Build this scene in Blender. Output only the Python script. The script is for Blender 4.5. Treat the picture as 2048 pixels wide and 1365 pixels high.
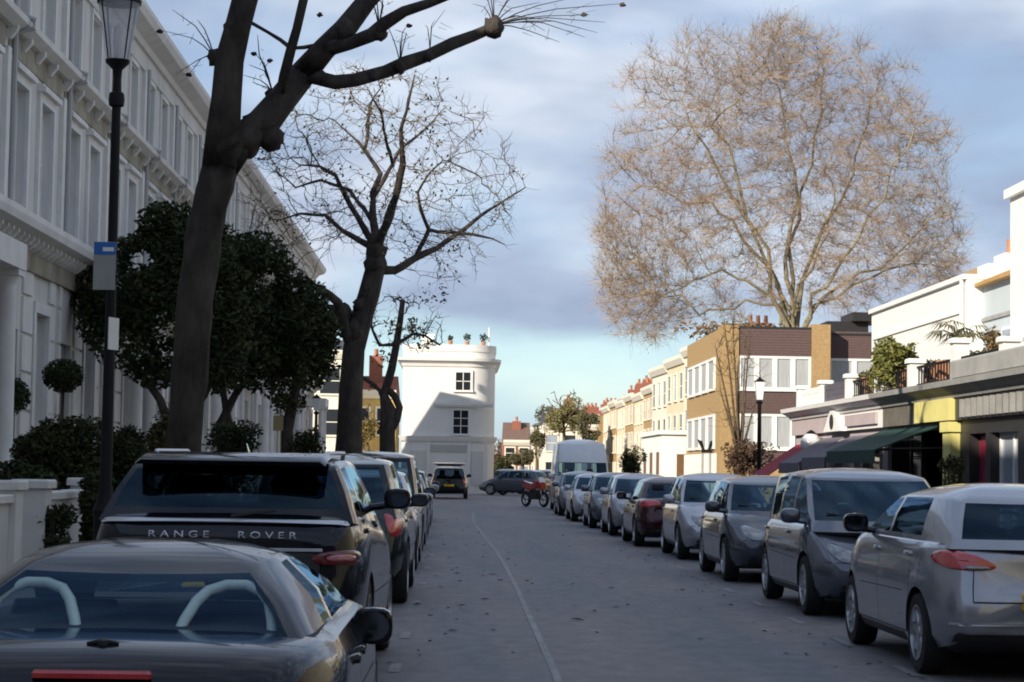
import bpy, bmesh, math, random
from mathutils import Vector, Matrix, noise, kdtree
from mathutils.bvhtree import BVHTree
random.seed(7)
for _o in list(bpy.data.objects):
    bpy.data.objects.remove(_o)
SC = bpy.context.scene
COL = SC.collection
R = math.radians
PI = math.pi

# ------------------------------------------------------------------ camera
EYE = 1.55
FPX = 4000.0                      # focal length in photograph pixels (2048 wide)
ROLL = R(0.9)
def _solve():
    d = Matrix.Rotation(ROLL, 3, 'Z') @ Vector((920 - 1024, 682.5 - 935, -FPX))
    b = math.atan2(-d.y, FPX)
    y1 = -d.y * math.sin(b) + FPX * math.cos(b)
    a = math.atan2(d.x, y1)
    return Matrix.Rotation(a, 3, 'Z') @ Matrix.Rotation(PI / 2 + b, 3, 'X') @ Matrix.Rotation(ROLL, 3, 'Z')
CAMR = _solve()
cam_data = bpy.data.cameras.new('camera')
cam_data.sensor_width = 36.0
cam_data.lens = FPX / 2048 * 36.0
cam_data.clip_start = 0.1
cam_data.clip_end = 6000
cam = bpy.data.objects.new('camera', cam_data)
cam.matrix_world = Matrix.Translation((0, 0, EYE)) @ CAMR.to_4x4()
COL.objects.link(cam)
SC.camera = cam

# ------------------------------------------------------------------ light
SUN_AZ = R(43)                    # sunlight travels towards +Y turned this far to +X
SUN_EL = R(24.2)
world = bpy.data.worlds.new('World')
SC.world = world
world.use_nodes = True
wn = world.node_tree
wn.nodes.clear()
def wnode(t, **k):
    n = wn.nodes.new(t)
    for a, v in k.items():
        setattr(n, a, v)
    return n
SKYK = 0.11
w_out = wnode('ShaderNodeOutputWorld')
w_bg = wnode('ShaderNodeBackground')
w_bg.inputs['Strength'].default_value = SKYK
w_sky = wnode('ShaderNodeTexSky', sky_type='NISHITA')
w_sky.sun_disc = False
w_sky.sun_elevation = SUN_EL
w_sky.sun_rotation = SUN_AZ + PI   # towards the sun, behind the camera
w_sky.altitude = 20
w_sky.air_density = 1.0
w_sky.dust_density = 0.15
w_sky.ozone_density = 3.0
w_tc = wnode('ShaderNodeTexCoord')
w_sep = wnode('ShaderNodeSeparateXYZ')
wn.links.new(w_tc.outputs['Generated'], w_sep.inputs[0])
w_map = wnode('ShaderNodeMapping')
w_map.inputs['Location'].default_value = (3.1, 1.7, 0.4)
w_map.inputs['Rotation'].default_value = (0.0, R(-9), R(20))
w_map.inputs['Scale'].default_value = (4.4, 4.4, 11.0)
wn.links.new(w_tc.outputs['Generated'], w_map.inputs[0])
w_n1 = wnode('ShaderNodeTexNoise')
w_n1.inputs['Scale'].default_value = 1.9
w_n1.inputs['Detail'].default_value = 7
w_n1.inputs['Roughness'].default_value = 0.5
w_n1.inputs['Distortion'].default_value = 0.25
wn.links.new(w_map.outputs[0], w_n1.inputs['Vector'])
w_n2 = wnode('ShaderNodeTexNoise')
w_n2.inputs['Scale'].default_value = 1.25
w_n2.inputs['Detail'].default_value = 4
wn.links.new(w_map.outputs[0], w_n2.inputs['Vector'])
# how overcast each height of the sky is: a clear strip low down, a cloud deck above
w_cov = wnode('ShaderNodeValToRGB')
cr = w_cov.color_ramp
cr.elements[0].position = 0.0; cr.elements[0].color = (0.75,) * 3 + (1,)
cr.elements[1].position = 1.0; cr.elements[1].color = (0.60,) * 3 + (1,)
for p, v in ((0.012, .80), (0.030, .66), (0.062, .62), (0.080, .90), (0.12, .95), (0.3, .80)):
    e = cr.elements.new(p); e.color = (v, v, v, 1)
wn.links.new(w_sep.outputs['Z'], w_cov.inputs[0])
def wmath(op, a, b=None, clamp=False):
    n = wnode('ShaderNodeMath', operation=op, use_clamp=clamp)
    for i, v in enumerate((a, b)):
        if v is None:
            continue
        if isinstance(v, (int, float)):
            n.inputs[i].default_value = v
        else:
            wn.links.new(v, n.inputs[i])
    return n.outputs[0]
m = wmath('SUBTRACT', w_n1.outputs['Fac'], 0.5)
m = wmath('MULTIPLY', m, 1.5)
mask = wmath('ADD', m, w_cov.outputs[0], True)
w_cc = wnode('ShaderNodeValToRGB')     # cloud colour: grey-violet bodies, bright thin edges
cr = w_cc.color_ramp
cr.elements[0].position = 0.40; cr.elements[0].color = (.275, .335, .465, 1)
cr.elements[1].position = 0.64; cr.elements[1].color = (.58, .635, .72, 1)
e = cr.elements.new(.50); e.color = (.355, .425, .555, 1)
wn.links.new(w_n2.outputs['Fac'], w_cc.inputs[0])
w_ve = wnode('ShaderNodeValToRGB')     # thin pale veil low in the sky
cr = w_ve.color_ramp
cr.elements[0].position = 0.0; cr.elements[0].color = (.10,) * 3 + (1,)
cr.elements[1].position = 1.0; cr.elements[1].color = (0, 0, 0, 1)
for p, v in ((0.014, .25), (0.036, .85), (0.058, .90), (0.080, .12), (0.10, .0)):
    e = cr.elements.new(p); e.color = (v, v, v, 1)
w_zn = wmath('ADD', w_sep.outputs['Z'], wmath('MULTIPLY', wmath('SUBTRACT', w_n1.outputs['Fac'], .5), .06))
wn.links.new(w_zn, w_ve.inputs[0])
w_cm = wnode('ShaderNodeMix', data_type='RGBA')
wn.links.new(w_ve.outputs[0], w_cm.inputs['Factor'])
wn.links.new(w_cc.outputs[0], w_cm.inputs['A'])
w_cm.inputs['B'].default_value = (.43, .60, .68, 1)
w_lift = wnode('ShaderNodeVectorMath', operation='SCALE')
w_lift.inputs['Scale'].default_value = 1.0 / SKYK
wn.links.new(w_cm.outputs['Result'], w_lift.inputs[0])
w_mix = wnode('ShaderNodeMix', data_type='RGBA')
wn.links.new(mask, w_mix.inputs['Factor'])
wn.links.new(w_sky.outputs[0], w_mix.inputs['A'])
wn.links.new(w_lift.outputs[0], w_mix.inputs['B'])
wn.links.new(w_mix.outputs['Result'], w_bg.inputs['Color'])
wn.links.new(w_bg.outputs[0], w_out.inputs[0])

sun_data = bpy.data.lights.new('sun', 'SUN')
sun_data.energy = 5.0
sun_data.angle = R(0.5)
sun_data.color = (1.0, 0.90, 0.74)
sun = bpy.data.objects.new('sun', sun_data)
COL.objects.link(sun)
sun_dir = Vector((math.sin(SUN_AZ) * math.cos(SUN_EL), math.cos(SUN_AZ) * math.cos(SUN_EL), -math.sin(SUN_EL)))
sun.rotation_euler = sun_dir.to_track_quat('-Z', 'Y').to_euler()
sun.location = (-20, -20, 40)
SC.view_settings.view_transform = 'Standard'
SC.view_settings.look = 'None'
SC.view_settings.exposure = 0.42
SC.view_settings.gamma = 1.0
SC.view_settings.use_curve_mapping = False
SC.cycles.filter_width = 1.9
SC.cycles.max_bounces = 6
SC.cycles.transparent_max_bounces = 12
SC.cycles.caustics_reflective = False
SC.cycles.caustics_refractive = False
SC.cycles.sample_clamp_indirect = 6.0

# ------------------------------------------------------------------ helpers
def ray(px, py):
    d = CAMR @ Vector((px - 1024, 682.5 - py, -FPX))
    return d / d.y
def at(px, py, Y):                 # the point seen at that photograph pixel, Y metres down the street
    r = ray(px, py)
    return Vector((r.x * Y, Y, EYE + r.z * Y))
def on_ground(px, py, z=0.0):
    r = ray(px, py)
    return Vector((0, 0, EYE)) + r * ((z - EYE) / r.z)

def tag(o, label=None, cat=None, group=None, kind=None):
    if label: o['label'] = label
    if cat: o['category'] = cat
    if group: o['group'] = group
    if kind: o['kind'] = kind
    return o
def empty(name, loc=(0, 0, 0), rz=0.0, label=None, cat=None, group=None):
    o = bpy.data.objects.new(name, None)
    o.empty_display_size = 0.2
    COL.objects.link(o)
    o.location = loc
    o.rotation_euler = (0, 0, rz)
    return tag(o, label, cat, group)
def link(name, me, parent=None):
    o = bpy.data.objects.new(name, me)
    COL.objects.link(o)
    if parent: o.parent = parent
    return o
def copy_tree(o, parent=None):
    c = o.copy()
    COL.objects.link(c)
    c.parent = parent
    for ch in list(o.children):
        copy_tree(ch, c)
    return c

class MB:
    """collects faces and builds them as one mesh object"""
    def __init__(s):
        s.v = []; s.f = []; s.m = []; s.cur = 0
    def add(s, vs, fs):
        b = len(s.v)
        s.v.extend([tuple(p) for p in vs])
        s.f.extend([tuple(b + i for i in f) for f in fs])
        s.m.extend([s.cur] * len(fs))
    def box(s, x0, y0, z0, x1, y1, z1):
        v = [(x, y, z) for z in (z0, z1) for y in (y0, y1) for x in (x0, x1)]
        s.add(v, [(0, 2, 3, 1), (4, 5, 7, 6), (0, 1, 5, 4), (2, 6, 7, 3), (0, 4, 6, 2), (1, 3, 7, 5)])
    def bbox(s, x0, y0, z0, x1, y1, z1, b=.012):
        """box with chamfered vertical and top edges"""
        ring = lambda i, z: [(x0 + i, y0 + b + i, z), (x0 + b + i, y0 + i, z), (x1 - b - i, y0 + i, z), (x1 - i, y0 + b + i, z),
                             (x1 - i, y1 - b - i, z), (x1 - b - i, y1 - i, z), (x0 + b + i, y1 - i, z), (x0 + i, y1 - b - i, z)]
        s.loft([ring(0, z0), ring(0, z1 - b), ring(b * .8, z1)], True, True)
    def loft(s, rings, cap0=False, cap1=False, closed=True):
        n = len(rings[0]); vs = [p for r in rings for p in r]; fs = []
        for i in range(len(rings) - 1):
            for j in range(n if closed else n - 1):
                k = (j + 1) % n
                fs.append((i * n + j, i * n + k, (i + 1) * n + k, (i + 1) * n + j))
        if cap0: fs.append(tuple(range(n - 1, -1, -1)))
        if cap1: fs.append(tuple((len(rings) - 1) * n + j for j in range(n)))
        s.add(vs, fs)
    def prism(s, poly, axis, a, b):
        """poly: list of 2D points in the plane across axis ('x','y','z')"""
        def mk(p, t):
            return {'x': (t, p[0], p[1]), 'y': (p[0], t, p[1]), 'z': (p[0], p[1], t)}[axis]
        s.loft([[mk(p, a) for p in poly], [mk(p, b) for p in poly]], True, True)
    def tube(s, pts, radii, n=6, cap=True):
        pts = [Vector(p) for p in pts]
        if isinstance(radii, (int, float)): radii = [radii] * len(pts)
        rings = []; up = None
        for i, p in enumerate(pts):
            d = (pts[min(i + 1, len(pts) - 1)] - pts[max(i - 1, 0)])
            if d.length < 1e-9: d = Vector((0, 0, 1))
            d.normalize()
            if up is None:
                up = Vector((1, 0, 0)) if abs(d.x) < .8 else Vector((0, 1, 0))
            u = up - d * up.dot(d)
            if u.length < 1e-6:
                u = d.orthogonal()
            u.normalize(); w = d.cross(u); up = u
            rings.append([p + (u * math.cos(2 * PI * j / n) + w * math.sin(2 * PI * j / n)) * radii[i] for j in range(n)])
        s.loft(rings, cap, cap)
    def lathe(s, prof, c=(0, 0, 0), n=20, axis='z', cap=True):
        rings = []
        for r, h in prof:
            ring = []
            for j in range(n):
                a = 2 * PI * j / n
                p = {'z': (r * math.cos(a), r * math.sin(a), h), 'x': (h, r * math.cos(a), r * math.sin(a)), 'y': (r * math.sin(a), h, r * math.cos(a))}[axis]
                ring.append((p[0] + c[0], p[1] + c[1], p[2] + c[2]))
            rings.append(ring)
        s.loft(rings, cap, cap)
    def ball(s, c, r, n=10, m=7, sq=(1, 1, 1), wob=0.0):
        c = Vector(c); prof = []
        rings = []
        for i in range(m + 1):
            t = PI * i / m
            rr = max(math.sin(t), .02)
            ring = []
            for j in range(n):
                a = 2 * PI * j / n
                d = Vector((rr * math.cos(a), rr * math.sin(a), -math.cos(t)))
                k = r * (1 + (wob * noise.noise(d * 1.7 + c) if wob else 0))
                ring.append(c + Vector((d.x * sq[0], d.y * sq[1], d.z * sq[2])) * k)
            rings.append(ring)
        s.loft(rings, True, True)
    def mesh(s, name, mats, smooth=None):
        me = bpy.data.meshes.new(name)
        me.from_pydata(s.v, [], s.f)
        if not isinstance(mats, (list, tuple)): mats = [mats]
        for mm in mats: me.materials.append(mm)
        if len(mats) > 1: me.polygons.foreach_set('material_index', s.m)
        if smooth is not None:
            bm = bmesh.new(); bm.from_mesh(me)
            bmesh.ops.recalc_face_normals(bm, faces=bm.faces)
            bm.to_mesh(me); bm.free()
            me.shade_smooth()
            me.set_sharp_from_angle(angle=R(smooth))
        me.update()
        return me
    def build(s, name, mats, parent=None, smooth=None):
        return link(name, s.mesh(name, mats, smooth), parent)

# ------------------------------------------------------------------ materials
MATS = {}
def mat(name, col, rough=.6, metal=0.0, var=0.0, scale=6.0, bump=0.0, bscale=None, coat=0.0, spec=None, col2=None, emit=None, stretch=None):
    if name in MATS: return MATS[name]
    m = bpy.data.materials.new(name); m.use_nodes = True
    nt = m.node_tree; b = nt.nodes['Principled BSDF']
    b.inputs['Roughness'].default_value = rough
    b.inputs['Metallic'].default_value = metal
    b.inputs['Base Color'].default_value = (*col, 1)
    if coat:
        b.inputs['Coat Weight'].default_value = coat
        b.inputs['Coat Roughness'].default_value = .03
    if spec is not None: b.inputs['Specular IOR Level'].default_value = spec
    if emit:
        b.inputs['Emission Color'].default_value = (*emit[0], 1); b.inputs['Emission Strength'].default_value = emit[1]
    if var or bump or col2:
        tc = nt.nodes.new('ShaderNodeTexCoord'); mp = nt.nodes.new('ShaderNodeMapping')
        if stretch: mp.inputs['Scale'].default_value = stretch
        nt.links.new(tc.outputs['Object'], mp.inputs[0])
        n = nt.nodes.new('ShaderNodeTexNoise'); n.inputs['Scale'].default_value = scale; n.inputs['Detail'].default_value = 8; n.inputs['Roughness'].default_value = .65
        nt.links.new(mp.outputs[0], n.inputs['Vector'])
        if var or col2:
            rp = nt.nodes.new('ShaderNodeValToRGB')
            rp.color_ramp.elements[0].position = .3; rp.color_ramp.elements[1].position = .7
            c2 = col2 or tuple(min(1, c * (1 + var)) for c in col)
            c1 = col if col2 else tuple(c * (1 - var) for c in col)
            rp.color_ramp.elements[0].color = (*c1, 1); rp.color_ramp.elements[1].color = (*c2, 1)
            nt.links.new(n.outputs['Fac'], rp.inputs[0]); nt.links.new(rp.outputs[0], b.inputs['Base Color'])
        if bump:
            n2 = nt.nodes.new('ShaderNodeTexNoise'); n2.inputs['Scale'].default_value = bscale or scale * 6; n2.inputs['Detail'].default_value = 6
            nt.links.new(mp.outputs[0], n2.inputs['Vector'])
            bp = nt.nodes.new('ShaderNodeBump'); bp.inputs['Strength'].default_value = bump; bp.inputs['Distance'].default_value = .02
            nt.links.new(n2.outputs['Fac'], bp.inputs['Height']); nt.links.new(bp.outputs[0], b.inputs['Normal'])
    MATS[name] = m
    return m
def glass(name, tint, clear=.5, rough=.02, refl=(.42, .66, .92)):
    if name in MATS: return MATS[name]
    m = bpy.data.materials.new(name); m.use_nodes = True
    nt = m.node_tree; nt.nodes.remove(nt.nodes['Principled BSDF'])
    out = nt.nodes['Material Output']
    tr = nt.nodes.new('ShaderNodeBsdfTransparent'); tr.inputs[0].default_value = (*[c * clear for c in tint], 1)
    gl = nt.nodes.new('ShaderNodeBsdfGlossy'); gl.inputs['Roughness'].default_value = rough
    gl.inputs[0].default_value = (*refl, 1)
    geo = nt.nodes.new('ShaderNodeNewGeometry')
    dt = nt.nodes.new('ShaderNodeVectorMath'); dt.operation = 'DOT_PRODUCT'
    nt.links.new(geo.outputs['Incoming'], dt.inputs[0]); nt.links.new(geo.outputs['Normal'], dt.inputs[1])
    prev = dt.outputs['Value']
    for op, a, k in (('ABSOLUTE', None, None), ('SUBTRACT', 1.0, None), ('POWER', None, 5.0), ('MULTIPLY', None, .93), ('ADD', None, .05)):
        n = nt.nodes.new('ShaderNodeMath'); n.operation = op
        if a is not None:
            n.inputs[0].default_value = a; nt.links.new(prev, n.inputs[1])
        else:
            nt.links.new(prev, n.inputs[0])
            if k is not None: n.inputs[1].default_value = k
        prev = n.outputs[0]
    fr = n
    mx = nt.nodes.new('ShaderNodeMixShader')
    nt.links.new(fr.outputs[0], mx.inputs[0]); nt.links.new(tr.outputs[0], mx.inputs[1]); nt.links.new(gl.outputs[0], mx.inputs[2])
    nt.links.new(mx.outputs[0], out.inputs[0])
    MATS[name] = m
    return m
def paint(name, col, metal=.35, rough=.22):
    return mat('paint ' + name, col, rough, metal, var=.06, scale=3, coat=.75, spec=.3)
STUCCO = mat('stucco', (.52, .51, .485), .8, col2=(.70, .69, .66), scale=1.1, bump=.12, stretch=(1, 1, .35))
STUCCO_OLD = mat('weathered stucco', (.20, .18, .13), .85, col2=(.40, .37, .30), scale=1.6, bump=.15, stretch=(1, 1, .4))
STUCCO_TRIM = mat('trim stucco', (.62, .61, .59), .75, col2=(.76, .75, .73), scale=2.0, bump=.08)
WHITE = mat('white paint', (.74, .74, .73), .55, var=.06, scale=3)
WPANE = mat('window pane', (.30, .34, .41), .06, spec=.9, var=.25, scale=.8)
CURTAIN = mat('net curtain', (.55, .56, .58), .9, var=.12, scale=9, stretch=(1, 3, .2))
DARKGLASS = mat('dark pane', (.02, .024, .03), .05, spec=.8)
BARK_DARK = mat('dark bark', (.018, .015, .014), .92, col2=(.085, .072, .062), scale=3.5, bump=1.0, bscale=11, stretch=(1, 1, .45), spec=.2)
BARK_PLANE = mat('plane bark', (.16, .13, .085), .9, col2=(.32, .29, .19), scale=2.2, bump=.4, bscale=10)
TWIG_PLANE = mat('plane twigs', (.27, .195, .135), .9, col2=(.40, .30, .215), scale=.4)
IRON = mat('black iron', (.008, .008, .010), .6, spec=.22)
RUBBER = mat('tyre rubber', (.018, .018, .019), .85, bump=.1, scale=10)
RIM = mat('alloy', (.45, .46, .48), .28, .9, var=.1)
BLACKTRIM = mat('black trim', (.02, .02, .022), .5)
CABIN = mat('cabin black', (.022, .022, .025), .8)
SEAT = mat('seat cloth', (.035, .036, .042), .9)
MIRROR = mat('mirror glass', (.16, .18, .20), .08, 1.0)
CHROME = mat('chrome', (.7, .71, .73), .12, 1.0)
def frosted(name, col, amt):
    m = bpy.data.materials.new(name); m.use_nodes = True
    nt = m.node_tree; nt.nodes.remove(nt.nodes['Principled BSDF'])
    tr = nt.nodes.new('ShaderNodeBsdfTransparent'); df = nt.nodes.new('ShaderNodeBsdfTranslucent'); d2 = nt.nodes.new('ShaderNodeBsdfDiffuse'); mx = nt.nodes.new('ShaderNodeMixShader'); m2 = nt.nodes.new('ShaderNodeMixShader')
    df.inputs[0].default_value = d2.inputs[0].default_value = (*col, 1); mx.inputs[0].default_value = amt
    nt.links.new(df.outputs[0], m2.inputs[1]); nt.links.new(d2.outputs[0], m2.inputs[2])
    nt.links.new(tr.outputs[0], mx.inputs[1]); nt.links.new(m2.outputs[0], mx.inputs[2]); nt.links.new(mx.outputs[0], nt.nodes['Material Output'].inputs[0])
    return m
LAMPRED = mat('red lamp', (.42, .012, .018), .12, coat=1.0, spec=.8, col2=(.62, .03, .03), scale=14)
LAMPRED_DARK = mat('dark red lamp', (.14, .006, .012), .12, coat=1.0)
LAMPCLEAR = mat('clear lamp', (.34, .36, .39), .08, .7, coat=1.0, col2=(.04, .045, .05), scale=9)
PLATE_Y = mat('yellow plate', (.72, .48, .02), .4)
PLATE_W = mat('white plate', (.7, .7, .68), .4)
CARGLASS = glass('car glass', (.62, .80, .90), .62)
CARGLASS_DARK = glass('privacy glass', (.6, .75, .85), .35)
# ------------------------------------------------------------------ cars
def lerp_poly(poly, y):
    if y <= poly[0][0]: return poly[0][1]
    for (a, va), (b, vb) in zip(poly, poly[1:]):
        if y <= b:
            t = (y - a) / (b - a) if b > a else 0
            t = t * t * (3 - 2 * t) * .5 + t * .5
            return va + (vb - va) * t
    return poly[-1][1]

_wheel_cache = {}
def wheel_meshes(r, style):
    key = (round(r, 3), style)
    if key not in _wheel_cache:
        w = .105
        t = MB()
        t.lathe([(r * .66, -w * .85), (r * .80, -w), (r * .95, -w * .93), (r, -w * .55), (r, w * .55), (r * .95, w * .93), (r * .80, w), (r * .66, w * .85)], n=30, axis='x', cap=False)
        tm = t.mesh('wheel', RUBBER, 40)
        q = MB()
        q.lathe([(r * .68, w * .2), (r * .69, w * .97), (r * .645, w * .99), (r * .62, w * .5), (r * .60, -w * .2), (.001, -w * .25)], n=30, axis='x', cap=False)
        ns = {0: 5, 1: 10, 2: 7}[style]
        for k in range(ns):
            a = 2 * PI * k / ns
            wd = {0: .075, 1: .030, 2: .05}[style]
            ca, sa = math.cos(a), math.sin(a)
            def pt(rad, off, x): return (x, rad * ca - off * sa, rad * sa + off * ca)
            q.loft([[pt(r * .14, -wd * .9, w * .45), pt(r * .14, wd * .9, w * .45), pt(r * .14, wd * .6, w * .80), pt(r * .14, -wd * .6, w * .80)],
                    [pt(r * .64, -wd * .6, w * .45), pt(r * .64, wd * .6, w * .45), pt(r * .64, wd * .45, w * .88), pt(r * .64, -wd * .45, w * .88)]], True, True)
        q.lathe([(.001, w * .86), (r * .15, w * .84), (r * .19, w * .6), (r * .19, 0)], n=14, axis='x', cap=False)
        rm = q.mesh('rim', RIM, 35)
        _wheel_cache[key] = (tm, rm)
    return _wheel_cache[key]

def rrect(u0, u1, z0, z1, r=.03, n=4):
    r = min(r, abs(u1 - u0) / 2 * .99, abs(z1 - z0) / 2 * .99); out = []
    for cx, cz, a0 in ((u1 - r, z1 - r, 0), (u0 + r, z1 - r, 90), (u0 + r, z0 + r, 180), (u1 - r, z0 + r, 270)):
        for k in range(n + 1):
            a = R(a0 + 90 * k / n)
            out.append((cx + r * math.cos(a), cz + r * math.sin(a)))
    return out
def smooth_poly(p, it=2):
    for _ in range(it):
        q = []
        for i in range(len(p)):
            a, b = p[i], p[(i + 1) % len(p)]
            q += [(a[0] * .75 + b[0] * .25, a[1] * .75 + b[1] * .25), (a[0] * .25 + b[0] * .75, a[1] * .25 + b[1] * .75)]
        p = q
    return p

class Car:
    def __init__(s, name, label, cat, loc, rz, sp, group=None):
        s.sp = sp; s.root = empty(name, loc, rz, label, cat, group)
        s.L, s.W, s.H = sp['L'], sp['W'], sp['H']
        s.shell(); s.cabin(); s.wheels()
        if sp.get('details', True): s.details()
    def width(s, y):
        h = s.L / 2
        e = s.sp.get('end_r', .82) if y < 0 else s.sp.get('end_f', .74)
        a = h - (.95 if y < 0 else 1.15)
        t = max(0, (abs(y) - a) / (h - a))
        return s.W / 2 * (1 - (1 - e) * t ** 2.6)
    def shell(s):
        sp = s.sp; h = s.L / 2; und = sp.get('under', .19)
        ys = [(-h, .86, 0), (-h + .018, .93, 0), (-h + .06, .975, 0), (-h + .13, 1, 0)]
        n = 24
        ys += [(-h + .22 + (2 * h - .44) * i / n, 1, 0) for i in range(n + 1)]
        ys += [(h - .13, 1, 0), (h - .06, .975, 0), (h - .018, .93, 0), (h, .86, 0)]
        rings = []
        sh = sp.get('shoulder', .93)
        for y, k, _ in ys:
            w = s.width(y) * (1 - (1 - k) * .5)
            zt = lerp_poly(sp['top'], y)
            zb = und + .09 * max(0, (abs(y) - (h - .5)) / .5) ** 2
            zm = (zt + zb) / 2
            half = [(0, zb), (.80, zb), (.93, zb + .03), (.985, zb + .13), (1.0, zb + .42 * (zt - zb)), (.995, zb + .62 * (zt - zb)), (.978, zb + .80 * (zt - zb)),
                    (sh + .015, zt - .075), (sh - .015, zt - .03), (sh - .09, zt - .004), (.55, zt + .014), (0, zt + .022)]
            half = [(w * a, zm + (z - zm) * k) for a, z in half]
            full = half + [(-a, z) for a, z in half[-2:0:-1]]
            wr = min(1, max(0, (-y - (h - .75)) / .6)); wf = min(1, max(0, (y - (h - .75)) / .6))
            rings.append([(a, y + wr * lerp_poly(sp.get('rake_r', [(0, 0), (1, 0)]), z) - wf * lerp_poly(sp.get('rake_f', [(0, 0), (1, 0)]), z), z) for a, z in full])
        b = MB()
        def cap(ring, sgn):
            c = Vector((0, sum(p[1] for p in ring) / len(ring), sum(p[2] for p in ring) / len(ring)))
            out = []
            for k in (.8, .45, .02):
                out.append([(p[0] * k, p[1] + sgn * .012 * (1 - k), c.z + (p[2] - c.z) * k) for p in ring])
            return out
        allr = cap(rings[0], -1)[::-1] + rings + cap(rings[-1], 1)
        b.loft(allr, True, True)
        me = b.mesh('body', [sp['paint'], CABIN, BLACKTRIM], None)
        bm = bmesh.new(); bm.from_mesh(me); bmesh.ops.recalc_face_normals(bm, faces=bm.faces)
        s.bvh_body = BVHTree.FromBMesh(bm)
        c0, c1 = sp['yrb'] + .06, sp['yfb'] - .06
        for f in bm.faces:
            m = f.calc_center_median()
            f.smooth = True
            if f.normal.z > .8 and c0 < m.y < c1 and abs(m.x) < sp['wb'] - .03 and m.z > .6: f.material_index = 1
            if m.z < und + .05 and f.normal.z < -.3: f.material_index = 2
        bm.to_mesh(me); bm.free()
        body = link('body', me, s.root); s.body = body
        # wheel arches
        cut = MB(); r = sp['r'] + .045
        for yw in (sp['yf'], sp['yr']):
            for sg in (-1, 1):
                x0, x1 = sg * (s.W / 2 - .27), sg * (s.W / 2 + .3)
                cut.lathe([(r, min(x0, x1)), (r, max(x0, x1))], (0, yw, sp['r']), n=32, axis='x')
        cm = cut.mesh('cut', BLACKTRIM, 30); co = link('cut', cm)
        for p in cm.polygons: p.material_index = 0
        md = body.modifiers.new('arch', 'BOOLEAN'); md.operation = 'DIFFERENCE'; md.object = co; md.solver = 'EXACT'
        md.material_mode = 'TRANSFER'
        co.matrix_world = s.root.matrix_world
        keep = s.root.matrix_world.copy()
        bpy.context.view_layer.update()
        co.matrix_world = body.matrix_world
        bpy.context.view_layer.update()
        dg = bpy.context.evaluated_depsgraph_get()
        nm = bpy.data.meshes.new_from_object(body.evaluated_get(dg))
        body.modifiers.clear(); body.data = nm; nm.name = 'body'
        bpy.data.objects.remove(co)
        nm.shade_smooth(); nm.set_sharp_from_angle(angle=R(38))
    def cabin(s):
        sp = s.sp
        wb, wr = sp['wb'], sp['wr']; hb = sp['belt']; H = s.H
        yrb, yrt, yft, yfb = sp['yrb'], sp['yrt'], sp['yft'], sp['yfb']
        bow_f, bow_r = sp.get('bow_f', .16), sp.get('bow_r', .07)
        wrb = sp.get('wrb', wb * .93); wrt = sp.get('wrt', wr * .93)
        wfb = wb * .95; wft = wr * .93
        edge = sp.get('edge', .075)
        ze = H - edge
        # half ring columns: (belt x, belt y, top x, top y, tag of the face that FOLLOWS)
        cols = []
        for k in range(5):                               # windscreen
            t = k / 4; u = math.sin(t * PI / 2) if k < 4 else 1
            cols.append((wfb * t, yfb + bow_f * (1 - t * t), wft * t, yft + bow_f * .55 * (1 - t * t), 'wind' if k < 4 else 'a'))
        ap = sp.get('apillar', .10)
        def side(yb, yt, tag_, kb=1.0): cols.append((wb * kb, yb, wr * kb, yt, tag_))
        side(yfb - ap * 1.3, yft - ap * .8, 'g1')
        B = sp.get('B', [(-.12, -.12)])
        prev = (yfb - ap * 1.3, yft - ap * .8); gt = 'g1'
        for yb_, yt_ in B:
            side((prev[0] + yb_) / 2, (prev[1] + yt_) / 2, gt)
            side(yb_ + .045, yt_ + .04, 'b'); gt = 'g2' if gt == 'g1' else 'g3'; side(yb_ - .045, yt_ - .04, gt)
            prev = (yb_, yt_)
        cp = sp.get('C', (yrb + .42, yrt + .28))
        side(cp[0], cp[1], 'c', .995)
        cols.append(((wb + wrb) / 2 * 1.015, (cp[0] + yrb) / 2 - .04, (wr + wrt) / 2 * 1.02, (cp[1] + yrt) / 2 - .03, 'c'))
        cols.append((wrb, yrb, wrt, yrt, 'c'))
        rp = sp.get('rpillar', .08)
        for k in range(4):
            t = 1 - rp / wrb - (k / 3.0) * (1 - rp / wrb)
            cols.append((wrb * t, yrb - bow_r * (1 - t * t), wrt * t, yrt - bow_r * .6 * (1 - t * t), 'rear'))
        half = cols
        tags = [c[4] for c in half[:-1]]
        full = [(c[0], c[1], c[2], c[3]) for c in half] + [(-c[0], c[1], -c[2], c[3]) for c in half[-2:0:-1]]
        ftags = tags + tags[::-1]
        v1, v2 = sp.get('v1', .06), sp.get('v2', .95)
        vr1, vr2 = sp.get('vr1', v1), sp.get('vr2', v2)
        levels = [-.18, v1, v1 + (v2 - v1) * .5, v2, 1.0]
        rings = []
        beltf = sp.get('belt_f', hb)
        for v in levels:
            ring = []
            for (bx, by, tx, ty) in full:
                zb_ = hb + (beltf - hb) * min(1, max(0, (by - yrb) / (yfb - yrb)))
                dome = .05 * (1 - min(1, abs((ty - (yrt + yft) / 2) / ((yft - yrt) / 2 + .1))) ** 2)
                zt_ = ze - .05 + dome
                bul = 4 * max(0, v) * (1 - max(0, v)) * sp.get('bulge', .025)
                x = (bx + (tx - bx) * v); y = by + (ty - by) * v
                L_ = math.hypot(x, y - (yrb + yfb) / 2) or 1
                x += bul * x / L_; y += bul * (y - (yrb + yfb) / 2) / L_
                ring.append(Vector((x, y, zb_ + (zt_ - zb_) * v)))
            rings.append(ring)
        top = rings[-1]; cy = (yrt + yft) / 2
        zmax = max(p.z for p in top)
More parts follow.
